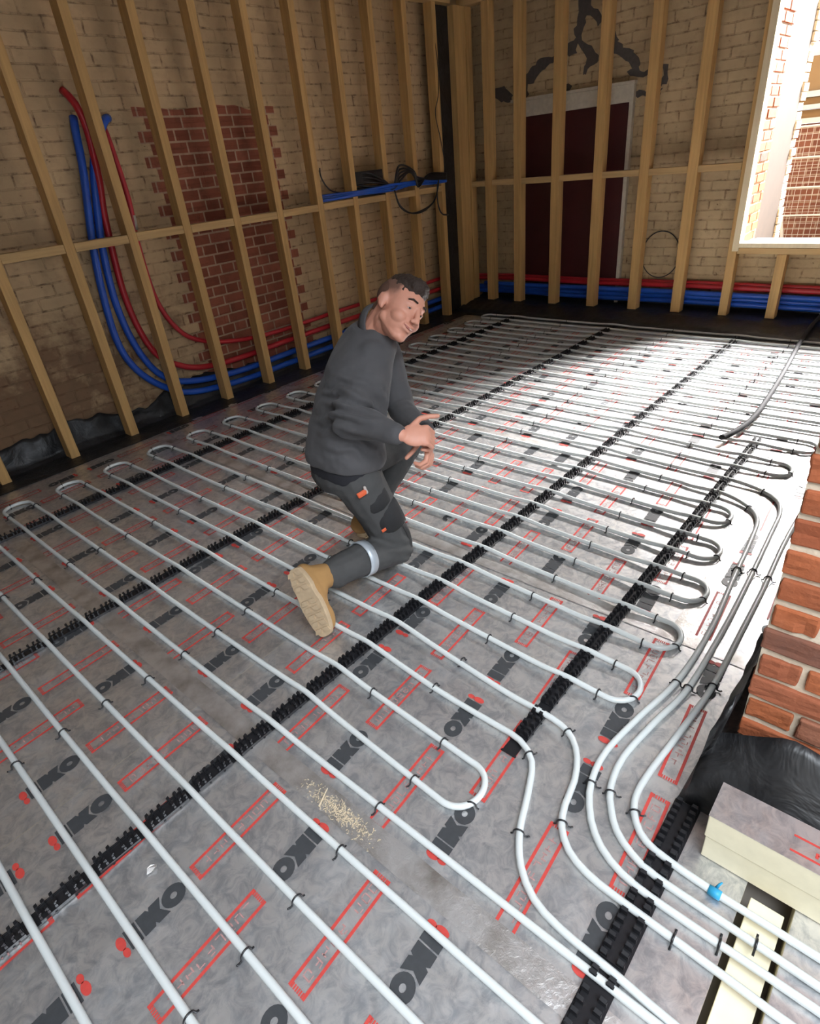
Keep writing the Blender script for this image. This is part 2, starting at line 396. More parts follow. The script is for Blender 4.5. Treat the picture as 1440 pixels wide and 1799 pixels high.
# the brick reveal is built brick by brick
b = MB(); mo = MB(); z = 0.66; k = 0
while z < 2.72:
    x = 5.405; first = True
    while x < 5.80:
        L = (0.105 if (k % 2 == 0) else 0.215) if first else 0.215
        first = False; x1 = min(x+L, 5.80)
        if x1-x > 0.03:
            j = random.uniform(-0.004, 0.004)
            b.box(x, x1-0.012, 0.222+j, 0.25, z, z+0.063)
        x = x1
    z += 0.075; k += 1
b.build('reveal_bricks', M['orange_brick'], parent=w, bevel=0.004)
mo.box(5.40, 5.80, 0.229, 0.24, 0.64, 2.74); mo.build('reveal_mortar', M['mortar'], parent=w)
b = MB(); b.box(5.42, 5.86, -1.02, 0.22, 0.60, 0.645); b.build('outer_sill', M['mortar'], parent=w)

# ------------------------------------------------------------------ brick pier at the right
def brick_face(x0, x1, y0, y1, z0, z1):
    """stretcher/header courses round an upright block; bricks stand proud of the mortar core"""
    bm_, z, k = MB(), z0, 0
    while z < z1:
        h = 0.0595
        # end face towards the room (normal -X)
        y = y1; first = True
        while y > y0:
            L = (0.215 if k % 2 == 0 else 0.105) if first else (0.215 if (k//1) % 3 else 0.18)
            if first: L += random.uniform(-0.008, 0.008)
            ya = max(y0, y-L); j = random.uniform(-0.008, 0.0005); e = random.uniform(-0.005, 0.004) if first else -0.004
            bm_.box(x0-0.004+j, x0+0.10, ya+0.006, y+e-0.004, z+random.uniform(-.002, .002), z+h+random.uniform(-.003, .002))
            y = ya; first = False
        # flank (normal +Y)
        x = x0+0.10; first = True
        while x < x1:
            L = 0.115 if (first and k % 2 == 0) else 0.215; xa = min(x1, x+L); j = random.uniform(-0.004, 0.004)
            bm_.box(x+0.006, xa-0.006, y1-0.09, y1-0.004+j, z, z+h); x = xa; first = False
        z += 0.0755; k += 1
    return bm_
pier = empty('wall_pier', (0.9, -1.8, -0.1)); pier['kind'] = 'structure'
bf = brick_face(0.69, 1.12, -2.4, -1.178, 0.0, 3.46)
ob = bf.build('pier_bricks', M['orange_brick'], parent=pier)
bv = ob.modifiers.new('bevel', 'BEVEL'); bv.width = 0.0045; bv.segments = 2
sd = ob.modifiers.new('sub', 'SUBSURF'); sd.subdivision_type = 'SIMPLE'; sd.levels = 2; sd.render_levels = 2
tx = bpy.data.textures.new('brick_rough', 'CLOUDS'); tx.noise_scale = 0.03
dm = ob.modifiers.new('rough', 'DISPLACE'); dm.texture = tx; dm.strength = 0.012; dm.mid_level = 0.5; dm.texture_coords = 'LOCAL'
b = MB(); b.box(0.6905, 1.12, -2.4, -1.1815, 0.0005, 3.5)
om = b.build('pier_mortar', M['mortar'], parent=pier)

# ------------------------------------------------------------------ insulation boards with foil facing
BX = [-1.27, -0.07, 1.13, 2.30, 3.50, 4.98]
def worn_lettering(seed, n=9):
    """rubbed, unreadable lettering: broken strokes in a row, unit box"""
    rnd = random.Random(seed); vs = []; fs = []
    def st(x0, y0, x1, y1):
        k = len(vs); vs.extend([(x0,y0),(x1,y0),(x1,y1),(x0,y1)]); fs.append((k,k+1,k+2,k+3))
    for i in range(n):
        a = (i+0.12)/n; w = 0.68/n; s = 0.13/n
        if rnd.random() < 0.9: st(a, rnd.uniform(0, .15), a+s, rnd.uniform(.55, 1))
        if rnd.random() < 0.6: st(a+w-s, rnd.uniform(0, .35), a+w, rnd.uniform(.7, 1))
        for y in (0.0, 0.44, 0.86):
            if rnd.random() < 0.5: st(a+rnd.uniform(0, .3)*w, y, a+w*rnd.uniform(.6, 1), y+.13)
    return vs, fs
WORN = [worn_lettering(q) for q in range(7)]
ENER = WORN[0]
def arc(cx, cy, rx, ry, a0, a1, n=12): return [(cx+rx*math.cos(a0+(a1-a0)*i/n), cy+ry*math.sin(a0+(a1-a0)*i/n)) for i in range(n+1)]
def logo(place):
    """black block letters I K O, lettering 0.155 x 0.056, local x along the text; red double-petal mark before the I"""
    black = MB(); red = MB()
    def poly(mb, pts): mb.add([place(x, y) for x, y in pts], [tuple(range(len(pts)))])
    h = 0.056
    poly(black, [(0,0),(0.030,0),(0.030,h),(0,h)])
    poly(black, [(0.034,0),(0.062,0),(0.066,0.009),(0.071,0),(0.103,0),(0.088,0.028),(0.101,h),(0.070,h),(0.066,0.047),(0.061,h),(0.034,h)])
    o = arc(0.127, h/2, 0.031, h/2+0.001, 0, 2*math.pi, 20)[:-1]; i_ = arc(0.127, h/2, 0.009, 0.008, 0, 2*math.pi, 20)[:-1]; n = len(o)
    black.add([place(x, y) for x, y in o+i_], [(k, (k+1) % n, n+(k+1) % n, n+k) for k in range(n)])
    poly(red, arc(-0.013, 0.036, 0.0105, 0.019, 0, 2*math.pi, 14)[:-1]); poly(red, arc(-0.012, 0.007, 0.008, 0.013, 0, 2*math.pi, 14)[:-1])
    return black, red
def redbox(place, L):
    red = MB(); w = 0.053; t = 0.0080
    def rc(x0, x1, y0, y1): red.add([place(x0,y0),place(x1,y0),place(x1,y1),place(x0,y1)], [(0,1,2,3)])
    rc(0, L, 0, t); rc(0, L, w-t, w)
    for k in range(6):
        yy = 0.0085+k*0.0064; rc(0, 0.011, yy, yy+0.0038); rc(L-0.011, L, yy, yy+0.0038)
    vs, fs = random.choice(WORN); red.add([place(0.024+x*(L-0.048), 0.0145+y*0.024) for x, y in vs], fs, 1)
    return red
NB = 0
YS = [-1.31, 0.28, 2.90]
SHIFT = {(0,0): 0.235, (1,0): 0.0, (2,0): -0.04, (3,0): 0.1, (4,0): -0.13, (0,1): 0.05, (1,1): 0.27, (2,1): 0.16, (3,1): -0.05, (4,1): 0.12}
ROWS_A = [-1.09+0.41*j for j in range(11)]; ROWS_B = [-0.905+0.41*j for j in range(10)]
PLACE = {0: 'nearest the camera', 1: 'second from the camera', 2: 'third from the camera', 3: 'fourth from the camera', 4: 'against the back wall'}
for j in range(2):
    for i in range(5):
        x0, x1 = BX[i]+0.0005, BX[i+1]-0.0005; y0, y1 = YS[j]+0.0005, YS[j+1]-0.0005
        if j == 0 and i >= 2: y0 = -1.165
        bd = empty('insulation_board', ((x0+x1)/2, (y0+y1)/2, -0.10))
        side = 'left' if j else 'right'
        tag(bd, 'foil-faced insulation board on the %s side of the floor, %s' % (side, PLACE[i]), 'insulation board', 'foil-faced floor insulation boards')
        b = MB(); b.box(x0, x1, y0, y1, -0.10, -0.003); b.build('foam_core', M['foam'], parent=bd)
        fo = MB(); nx, ny = 24, 36
        vs = []
        for q in range(ny+1):
            for p in range(nx+1):
                X, Y = x0+(x1-x0)*p/nx, y0+(y1-y0)*q/ny
                vs.append((X, Y, 0.0008*mnoise.noise((X*3, Y*3, 1.7))-0.0008))
        fo.add(vs, [(q*(nx+1)+p, q*(nx+1)+p+1, (q+1)*(nx+1)+p+1, (q+1)*(nx+1)+p) for q in range(ny) for p in range(nx)])
        B_, R_ = MB(), MB()
        def put(u, y, rev, X0=BX[i]):
            def pl(lx, ly):
                gx, gy = (X0+u+lx, y+ly) if not rev else (X0+u-lx, y+0.055-ly)
                return (gx, gy+0.058*(gx-X0-0.15), 0.0009)
            return pl
        def addto(dst, src):
            for f, m_i in zip(src.f, src.mi):
                ps = [src.v[q] for q in f]
                if all(x0 < p[0] < x1 and y0+0.004 < p[1] < y1-0.004 for p in ps): dst.add(ps, [tuple(range(len(ps)))], m_i)
        sh = SHIFT[i, j]
        for y in ROWS_A:
            y += sh-0.03
            for u, rv in ((0.075, False), (1.125, True)):
                bl, rd = logo(put(u, y, rv)); addto(B_, bl); addto(R_, rd)
            addto(R_, redbox(put(0.26, y, False), 0.30)); addto(R_, redbox(put(0.92, y, True), 0.30))
        for y in ROWS_B:
            y += sh-0.03
            for u, rv in ((0.535, True), (0.655, False)):
                bl, rd = logo(put(u, y, rv)); addto(B_, bl); addto(R_, rd)
            addto(R_, redbox(put(0.025, y, False), 0.30)); addto(R_, redbox(put(1.145, y, True), 0.30))
        fo.add(B_.v, B_.f, 1); n0 = len(fo.f); fo.add(R_.v, R_.f, 2); fo.mi[n0:] = [2+q for q in R_.mi]
        fo.build('foil_facing', [M['foil'], M['ink'], M['red_ink'], M['faded_ink']], parent=bd, smooth=True)
        NB += 1

def strip_tape(P0, P1, width, label):
    P0, P1 = V(P0), V(P1); t = (P1-P0); L = t.length; t.normalize(); s = V((-t.y, t.x, 0)); n = int(L/0.012); mw = 6
    mb = MB(); vs = []
    for i in range(n+1):
        for k in range(mw+1):
            q = P0+t*(L*i/n)+s*(width*(k/mw-0.5+0.03*mnoise.noise((i*.1, k*3.1, 5))))
            vs.append((q.x, q.y, 0.0013+0.0005*(0.5+0.5*mnoise.noise((q.x*30, q.y*30, 2)))+(0.0016*max(0, mnoise.noise((q.x*2, q.y*6, 9))+0.3) if k == 3 else 0) if 0 < k < mw else 0.0011))
    mb.add(vs, [(i*(mw+1)+k, i*(mw+1)+k+1, (i+1)*(mw+1)+k+1, (i+1)*(mw+1)+k) for i in range(n) for k in range(mw)])
    o = mb.build('foil_tape', M['tape'], smooth=True); tag(o, label, 'foil tape', 'foil tape over board joints'); return o
strip_tape((-0.07, -1.29, 0), (-0.07, 2.85, 0), 0.072, 'crinkled silver joint tape with sawdust on it, across the foreground of the foil floor')
strip_tape((1.13, -1.15, 0), (1.13, 2.85, 0), 0.072, 'silver joint tape passing the knees of the kneeling person')
strip_tape((2.30, -1.15, 0), (2.30, 2.85, 0), 0.072, 'silver joint tape in the middle distance, third from the back wall side')
strip_tape((3.50, -1.15, 0), (3.50, 2.85, 0), 0.072, 'silver joint tape across the far floor, nearest the back wall')
strip_tape((1.15, -0.88, 0.0008), (2.9, -0.86, 0.0008), 0.06, 'dull silver tape running alongside the right wall beyond the pipe bends')

# ------------------------------------------------------------------ white heating pipe
RAILS_Y = [2.18, 1.085, 0.0]
PR = 0.0095
def legx(k, Y):
    a = 0.0
    if Y < 0 and 1 <= k <= 18: a = -0.032*min(1, -Y/0.6)
    return 0.15*k + a
def pz(x, y):
    z = 0.0118
    for ry in RAILS_Y:
        z = max(z, 0.0118+0.0075*math.exp(-((y-ry)/0.10)**2))
    if 0.36 < x < 2.92: z = max(z, 0.0118+0.0075*math.exp(-((y+0.67)/0.08)**2))
    return z+0.0016*max(0, mnoise.noise((x*2.3, y*2.3, 3)))
def leg(k, ya, yb):
    n = max(2, int(abs(yb-ya)/0.06)); return [(legx(k, ya+(yb-ya)*i/n)+0.004*mnoise.noise((k*5.3, (ya+(yb-ya)*i/n)*0.9, 8)), ya+(yb-ya)*i/n) for i in range(n+1)]
def bend(k0, k1, yc, sgn, reach=1.0):
    xa, xb = legx(k0, yc), legx(k1, yc); c = (xa+xb)/2; r = (xb-xa)/2; out = []
    for i in range(1, 12):
        a = math.pi*i/12; out.append((c-r*math.cos(a)*(1+0.10*math.sin(a)), yc+sgn*abs(r)*reach*math.sin(a)))
    return out
YL = 2.478
TIPY = {1: -0.69, 5: -0.885, 7: -0.905, 9: -0.895, 11: -0.85, 13: -0.805, 17: -0.915, 19: -0.965}
def tipc(k): return TIPY.get(k, -1.02)+0.085
def serp(k0, k1, ystart, yend):
    """legs k0..k1 with return bends; starts going left (+Y)"""
    P = []; d = 1; y = ystart
    for k in range(k0, k1+1 if k1 >= k0 else k1-1, 1 if k1 >= k0 else -1):
        last = (k == k1); s = 1 if k1 >= k0 else -1
        if d > 0: yt = YL if not last else yend
        else:
            yt = yend if last else tipc(min(k, k+s))
        P += leg(k, y, yt)
        if not last: P += bend(k, k+s, yt, d, 1.08 if d < 0 else 1.0)
        y = yt; d = -d
    return P
E1 = [(.436,-.20),(.426,-.33),(.421,-.48),(.418,-.60),(.41,-.68),(.37,-.745),(.27,-.79),(.175,-.825),(.10,-.875),(.053,-.94),(.035,-1.02),(.028,-1.15),(.02,-1.27),(.015,-1.5),(.012,-2.1)]
E2 = [(.583,-.20),(.568,-.34),(.548,-.55),(.54,-.68),(.535,-.75),(.51,-.80),(.46,-.84),(.39,-.868),(.31,-.882),(.25,-.905),(.205,-.95),(.183,-1.01),(.175,-1.08),(.17,-1.2),(.163,-1.35),(.158,-1.5),(.155,-2.1)]
PA = [(2.21,-.55),(2.20,-.70),(2.15,-.82),(2.05,-.895),(1.86,-.92),(1.56,-.94),(1.22,-.965),(.92,-.96),(.70,-.92),(.53,-.895),(.42,-.905),(.345,-.935),(.285,-.98),(.245,-1.04),(.225,-1.12),(.22,-1.26),(.218,-1.42),(.215,-1.6),(.213,-2.1)]
PB = [(2.37,-.55),(2.355,-.70),(2.33,-.83),(2.26,-.925),(2.15,-.962),(1.98,-.972),(1.59,-.99),(1.25,-1.0),(.90,-.997),(.71,-.965),(.54,-.942),(.43,-.955),(.37,-.985),(.325,-1.02),(.292,-1.075),(.275,-1.14),(.27,-1.26),(.265,-1.40),(.26,-1.6),(.258,-2.1)]
PC = [(4.95,-.90),(4.945,-.97),(4.89,-1.03),(4.78,-1.05),(4.4,-1.052),(3.6,-1.05),(2.8,-1.042),(2.19,-1.035),(1.9,-1.035),(1.55,-1.048),(1.28,-1.052),(.95,-1.055),(.70,-1.035),(.52,-1.018),(.43,-1.022),(.375,-1.05),(.343,-1.09),(.33,-1.15),(.322,-1.26),(.32,-1.42),(.318,-1.6),(.316,-2.1)]
def pipe(name_label, pts2, z=None):
    pts = catmull([(x, y, pz(x, y)) for x, y in pts2], 0.03)
    mb = MB(); mb.tube(pts, PR, 12); o = mb.build('heating_pipe', M['pipe'], smooth=True)
    tag(o, name_label, 'heating pipe', 'white underfloor heating pipes'); return o
A = serp(0, 3, -2.1, -0.06)+E1
pipe('white heating pipe making the single large return bend nearest the camera', A)
pipe('white heating pipe in return bends under the kneeling person, leftmost of three side by side', list(reversed(E2))+serp(4, 15, -0.06, -0.50)+PA)
C = serp(16, 33, -0.50, -0.86)
pipe('white heating pipe covering the far floor, its outer run passing closest to the brick pier', list(reversed(PB))+C+PC)
D = leg(-1, -1.22, YL)+bend(-1, -2, YL, 1)+leg(-2, YL, -1.22)+bend(-2, -3, -1.22, -1)+leg(-3, -1.22, YL)+bend(-3, -4, YL, 1)+leg(-4, YL, -1.22)+bend(-4, -5, -1.22, -1)+leg(-5, -1.22, YL)+bend(-5, -6, YL, 1)+leg(-6, YL, -1.22)
D = [(-0.15, -2.0), (-0.15, -1.6)]+D
pipe('white heating pipe in long straight runs across the near left foreground', D)

# ------------------------------------------------------------------ staples pinning the pipe
def staple_mesh():
    mb = MB(); r = 0.0128; P = []
    P.append((0, -r-0.008, 0.001)); P.append((0, -r-0.002, 0.003)); P.append((0, -r, 0.0115))
    for i in range(1, 8): a = math.pi*i/8; P.append((0, -r*math.cos(a), 0.0115+r*math.sin(a)))
    P += [(0, r, 0.0115), (0, r+0.002, 0.003), (0, r+0.010, 0.002), (0, r+0.015, 0.006)]
    mb.tube(P, 0.0026, 6); return mb.mesh('staple', M['black_plastic'], smooth=True)
SM = staple_mesh(); NST = 0
def staple(x, y, dx, dy, label, group):
    global NST
    o = bpy.data.objects.new('pipe_staple', SM); COL.objects.link(o)
    o.location = (x, y, pz(x, y)-0.0118); o.rotation_euler = (0, 0, math.atan2(dy, dx)+random.uniform(-.12, .12))
    tag(o, label, 'staple', group); NST += 1
for k in range(-5, 34):
    n = 34-k; nm = ordw(n)
    for row, (y, txt) in enumerate(((1.585, 'between left and second rails'), (0.54, 'between second and third rails'), (None, 'right of the third rail'))):
        if y is None:
            if k in (3, 4): y = -0.335
            elif k <= 0: y = -0.485
            elif k in (1, 2): y = -0.18
            else: y = -0.345-0.003*min(k, 15)
        if row == 0 and k < -2: continue
        if row == 2 and (k < -4 or k == 1): continue
        yy = y+0.03*mnoise.noise((k*1.7, row*9.1, 1))
        staple(legx(k, yy), yy, 0, 1, 'black staple on the %s pipe from the back wall, %s' % (nm, txt), 'pipe staples in a row')
nl = 0
for k in range(32, -2, -2):
    nl += 1; c = legx(k, YL)+0.075
    nmk = 'black staple on the %s left pipe bend from the back wall' % ordw(nl)
    staple(legx(k, 2.40), 2.40, 0, 1, nmk+', near leg', 'staples on the left bends')
    staple(legx(k+1, 2.42), 2.42, 0, 1, nmk+', far leg', 'staples on the left bends')
    staple(c-0.02, YL+0.077, 1, -.25, nmk+', at its tip', 'staples on the left bends')
nr = 0
for k in (19, 17, 13, 11, 9, 7, 5, 1):
    nr += 1; yc = tipc(k); c = (legx(k, yc)+legx(k+1, yc))/2
    nmk = 'black staple on the %s right pipe bend from the back wall' % ordw(nr)
    o1, o2 = (0.02, 0.03) if k > 1 else (0.10, 0.11)
    staple(legx(k, yc+o1), yc+o1, 0, 1, nmk+', near leg', 'staples on the right bends')
    staple(legx(k+1, yc+o2), yc+o2, 0, 1, nmk+', far leg', 'staples on the right bends')
    staple(c-0.035, yc-0.078, 1, .25, nmk+', at its tip', 'staples on the right bends')
for (x, y, dx, dy, w_) in [(.385,-.725,-.4,-.6,'first curving pipe right of the large bend, upper one'),(.17,-.825,-.8,-.4,'first curving pipe right of the large bend, lower one'),
    (.525,-.775,-.3,-.6,'second curving pipe right of the large bend, upper one'),(.26,-.90,-.9,-.4,'second curving pipe right of the large bend, lower one'),
    (.168,-1.22,0,-1,'second curving pipe, where it leaves over the board edge'),
    (.90,-.96,-1,0,'leftmost of three parallel pipes, before the pier'),(.41,-.907,-1,-.2,'leftmost of three parallel pipes, below the pier'),(.2195,-1.30,0,-1,'leftmost of three parallel pipes, at the cut boards'),
    (.90,-.997,-1,0,'middle one of three parallel pipes, before the pier'),(.415,-.962,-1,-.3,'middle one of three parallel pipes, below the pier'),(.266,-1.36,0,-1,'middle one of three parallel pipes, at the cut boards'),
    (.95,-1.055,-1,0,'rightmost of three parallel pipes, before the pier'),(.40,-1.035,-1,-.5,'rightmost of three parallel pipes, below the pier'),
    (1.62,-.936,-1,0,'leftmost of three parallel pipes, in the bright floor patch'),(1.64,-.988,-1,0,'middle one of three parallel pipes, in the bright floor patch'),(1.62,-1.046,-1,0,'rightmost of three parallel pipes, in the bright floor patch'),
    (2.13,-.84,-.6,-.6,'inner pipe curving in from the fourth clip rail'),(2.32,-.85,-.3,-.8,'outer pipe curving in from the fourth clip rail')]:
    staple(x, y, dx, dy, 'black staple on the '+w_, 'staples on the curving pipes')
b = MB(); b.tube([(.3215,-1.245,0.0118),(.3213,-1.262,0.0118),(.3212,-1.272,0.0118)], [0.0112,0.0118,0.0112], 12)
b.tube([(.332,-1.258,0.014),(.338,-1.262,0.026),(.340,-1.266,0.034)], [0.004,0.003,0.002], 6)
tag(b.build('pipe_marker_tape', plain('light_blue_tape', (0.03, 0.32, 0.55), 0.5), smooth=True), 'scrap of light blue tape round the pipe beside the insulation offcut', 'tape')

# ------------------------------------------------------------------ black clip rails
def clip_block_mesh(x0=0.018, x1=0.132):
    mb = MB(); wy = 0.021
    mb.box(x0, x1, -wy+0.003, wy-0.003, 0.002, 0.008)
    for s in (-1, 1): mb.box(x0, x1, s*wy-0.0015, s*wy+0.0015, 0.002, 0.012)
    xs = [x0+0.004, 0.041, 0.059, 0.091, 0.109, x1-0.004]
    for i, x in enumerate([q for q in xs if x0 <= q <= x1]):
        for s in (-1, 1):
            yc = s*0.0125
            mb.obox((x, yc, 0.016), (0.0024, 0, 0), (0, 0.0062, 0), (0, 0, 0.012))
            lean = 0.0035*(1 if i % 2 == 0 else -1)
            mb.obox((x+lean*0.5, yc, 0.0285), (0.0036, 0, 0.001), (0, 0.0052, 0), (0.0006, 0, 0.0022))
            mb.obox((x, yc+s*0.007, 0.013), (0.003, 0, 0), (0, 0.0012, 0), (0, 0, 0.009))
    return mb
def rail(label, xa, xb, y, skip=(), gaps_end=True):
    e = empty('clip_rail', ((xa+xb)/2, y, 0)); tag(e, label, 'clip rail', 'black pipe clip rails')
    b = MB(); b.box(xa, xb, y-0.022, y+0.022, 0.0012, 0.0035)
    x = xa
    while x < xb: b.box(x, x+0.006, y-0.025, y+0.025, 0.0012, 0.004); x += 0.05
    b.build('base_strip', M['black_plastic'], parent=e)
    k = math.ceil((xa-0.05)/0.15)
    while 0.15*k+0.132 < xb+0.1:
        x0 = max(0.018, xa-0.15*k); x1 = min(0.132, xb-0.15*k)
        off = legx(k, y)-0.15*k
        if x1-x0 > 0.03:
            if x0 == 0.018 and x1 == 0.132:
                if 'm' not in rail.__dict__: rail.m = clip_block_mesh().mesh('clip_block', M['black_plastic'])
                me = rail.m
            else: me = clip_block_mesh(x0, x1).mesh('clip_block', M['black_plastic'])
            o = bpy.data.objects.new('clip_block', me); COL.objects.link(o); o.parent = e
            o.location = (0.15*k+off-(xa+xb)/2, 0, 0)
        k += 1
    return e
rail('leftmost black clip rail, along the left-hand pipe bends', -1.2, 4.88, 2.18)
rail('second black clip rail from the left, passing behind the kneeling person', -1.2, 4.87, 1.085)
rail('long black clip rail running through the middle of the floor in front of the person', -1.2, 4.88, 0.0)
rail('short black clip rail through the right-hand pipe bends', 0.36, 2.91, -0.67)
e = empty('clip_rail', (0.2, -1.134, 0)); tag(e, 'broken-up black clip rail under the pipes in the lower right corner', 'clip rail', 'black pipe clip rails')
b = MB(); b.box(-0.12, 0.51, -1.166, -1.102, 0.0012, 0.0035); b.build('base_strip', M['black_plastic'], parent=e)
for xa, xb in ((-0.115, -0.032), (-0.006, 0.014), (0.045, 0.158), (0.186, 0.210), (0.232, 0.263), (0.284, 0.316), (0.345, 0.50)):
    mb = MB(); wy = 0.026; mb.box(xa, xb, -1.134-wy, -1.134+wy, 0.002, 0.009)
    n = max(2, int((xb-xa)/0.022)+1)
    for q in range(n):
        x = xa+0.004+(xb-xa-0.008)*q/(n-1)
        for s in (-1, 1):
            mb.obox((x, -1.134+s*0.019, 0.015), (0.0026, 0, 0), (0, 0.0085, 0), (0, 0, 0.011))
            mb.obox((x, -1.134+s*0.019, 0.0268), (0.0040, 0, 0.001), (0, 0.007, 0), (0.0006, 0, 0.002))
    mb.build('clip_block', M['black_plastic'], parent=e)

# ------------------------------------------------------------------ timber studwork
LX = [-0.23, 0.195, 0.636, 1.068, 1.486, 1.900, 2.325, 2.738, 3.175, 3.590, 4.012, 4.435, 4.845]   # right-hand edge of each stud
FY = 2.95; FX = 5.30; SW = 0.060; SD = 0.095; ZB = 2.735
BYs = [2.995, 2.735, 2.385, 1.962, 1.526, 1.092, 0.676]
def stud_mesh(w, dpt, h): mb = MB(); mb.box(-w/2, w/2, -dpt/2, dpt/2, 0, h); return mb
def stud(o, label, group):
    bv = o.modifiers.new('bevel', 'BEVEL'); bv.width = 0.003; bv.segments = 2
    tag(o, label, 'timber stud', group)
SML = stud_mesh(SW, SD, ZB-0.004).mesh('timber_stud', M['pine'])
for i, x in enumerate(LX):
    o = bpy.data.objects.new('timber_stud', SML); COL.objects.link(o); o.location = (x-SW/2, FY+SD/2, 0.004)
    n = len(LX)-i
    stud(o, 'upright timber stud on the left wall, %s from the room corner' % ordw(n), 'left wall studs')
SMB = stud_mesh(SD, SW+0.025, ZB-0.085).mesh('timber_stud', M['pine'])
for i, y in enumerate(BYs):
    o = bpy.data.objects.new('timber_stud', SMB); COL.objects.link(o); o.location = (FX+SD/2, y, 0.085)
    stud(o, ['upright timber stud on the back wall standing in the room corner', 'upright back wall stud, first one left of the maroon door', 'upright back wall stud covering the left edge of the maroon door',
             'upright back wall stud crossing the left half of the maroon door', 'upright back wall stud crossing the right half of the maroon door',
             'upright back wall stud just right of the maroon door', 'upright back wall stud between the cable loop and the window'][i], 'back wall studs')
mb = MB(); mb.box(FX, FX+SD, 0.225, 0.295, 0.085, ZB); o = mb.build('timber_stud', M['pine'])
stud(o, 'upright timber stud along the left side of the window', 'back wall studs')
for y, t in ((-0.12, 'short timber stud below the window sill, the left one'), (-0.56, 'short timber stud below the window sill, the right one')):
    mb = MB(); mb.box(FX, FX+SD, y-0.036, y+0.036, 0.085, 0.595); o = mb.build('timber_stud', M['pine']); stud(o, t, 'studs below the window')
mb = MB(); mb.box(FX, FX+SD, -1.06, 0.222, 0.597, 0.644); o = mb.build('timber_rail', M['pine_y'], bevel=0.003); tag(o, 'horizontal timber rail under the window lining', 'timber rail')
# corner: an extra post, and a flat black strip closing the gap
mb = MB(); mb.box(5.12, 5.288, 2.957, 3.05, 0.02, ZB); o = mb.build('timber_stud', M['pine'], bevel=0.003); tag(o, 'wide upright timber post right of the black strip in the room corner', 'timber stud')
mb = MB(); mb.box(4.852, 5.115, 3.025, 3.04, 0.02, ZB); o = mb.build('black_strip', M['membrane']); tag(o, 'flat black strip standing upright in the room corner', 'membrane strip')
# noggins
NH = 0.052
for i in range(len(LX)-1):
    z = 1.235+0.006*random.uniform(-1, 1); x0, x1 = LX[i], LX[i+1]-SW
    mb = MB(); mb.box(x0+0.001, x1-0.001, FY+0.002, FY+SD-0.01, z, z+NH); o = mb.build('timber_noggin', M['pine_x'], bevel=0.003)
    n = len(LX)-1-i
    tag(o, 'horizontal timber noggin on the left wall, %s bay from the room corner' % ordw(n), 'timber noggin', 'left wall noggins')
ys = BYs+[0.26]
NT_ = ['in the room corner', 'left of the maroon door', 'across the left edge of the maroon door', 'across the middle of the maroon door', 'across the right edge of the maroon door', 'above the cable loop', 'reaching the window stud']
for i in range(len(ys)-1):
    z = 1.228+0.006*random.uniform(-1, 1); e1 = 0.0365 if i == len(ys)-2 else 0.0435
    mb = MB(); mb.box(FX+0.002, FX+SD-0.01, ys[i+1]+e1, ys[i]-0.0435, z, z+NH); o = mb.build('timber_noggin', M['pine_y'], bevel=0.003)
    tag(o, 'horizontal timber noggin on the back wall, '+NT_[i], 'timber noggin', 'back wall noggins')
mb = MB(); mb.box(-2.4, 5.06, FY-0.005, FY+SD, ZB+0.001, ZB+0.06); o = mb.build('top_plate', M['pine_x']); tag(o, 'horizontal timber plate along the top of the left wall studs', 'timber plate')
mb = MB(); mb.box(FX-0.005, FX+SD, -1.1, 3.05, ZB+0.001, ZB+0.06); o = mb.build('top_plate', M['pine_y']); tag(o, 'horizontal timber plate along the top of the back wall studs', 'timber plate')

# ------------------------------------------------------------------ black damp proof membrane
def sheet(name, prof, u0, u1, n, place, label, amp=0.012, sub=6):
    """profile points (across, height) swept along u with crumples"""
    mb = MB(); vs = []; P = []
    for a, b_ in zip(prof[:-1], prof[1:]):
        for k in range(sub): P.append((a[0]+(b_[0]-a[0])*k/sub, a[1]+(b_[1]-a[1])*k/sub, a[2]+(b_[2]-a[2])*k/sub))
    P.append(prof[-1]); m_ = len(P)
    for i in range(n+1):
        u = u0+(u1-u0)*i/n
        for s, h, wob in P:
            k = mnoise.noise((u*5, s*9, h*9)); k2 = mnoise.noise((u*1.6, s*2, h*2+4)); k3 = mnoise.noise((u*17, s*14, h*14+7))
            vs.append(place(u, s+wob*amp*k*1.2, max(0.0012, h+wob*amp*(k+1.2*k2+0.5*k3)*(1+3*h))))
    mb.add(vs, [(i*m_+j, i*m_+j+1, (i+1)*m_+j+1, (i+1)*m_+j) for i in range(n) for j in range(m_-1)])
    o = mb.build('black_membrane', M['membrane'], smooth=True)
    so = o.modifiers.new('thick', 'SOLIDIFY'); so.thickness = 0.0008
    tag(o, label, 'plastic membrane'); return o
sheet('m', [(2.80,0.0015,0.1),(2.90,0.003,0.3),(2.945,0.004,0.1),(3.05,0.0035,0.1),(3.09,0.03,1.0),(3.13,0.17,1.9)], -1.2, 5.1, 300, lambda u, s, h: (u, min(s, 3.146), h),
      'crumpled black plastic membrane along the foot of the left wall studs', 0.016)
sheet('m', [(4.90,0.0015,0.1),(4.985,0.004,0.1),(5.02,0.03,1.0),(5.20,0.076,0.8),(5.285,0.081,0.1),(5.42,0.081,0.1),(5.45,0.085,0.3),(5.52,0.10,0.5),(5.535,0.16,0.8)], -1.14, 3.0, 220, lambda u, s, h: (min(s, 5.545), u, h),
      'smooth black plastic membrane sloping up to the back wall studs', 0.010)
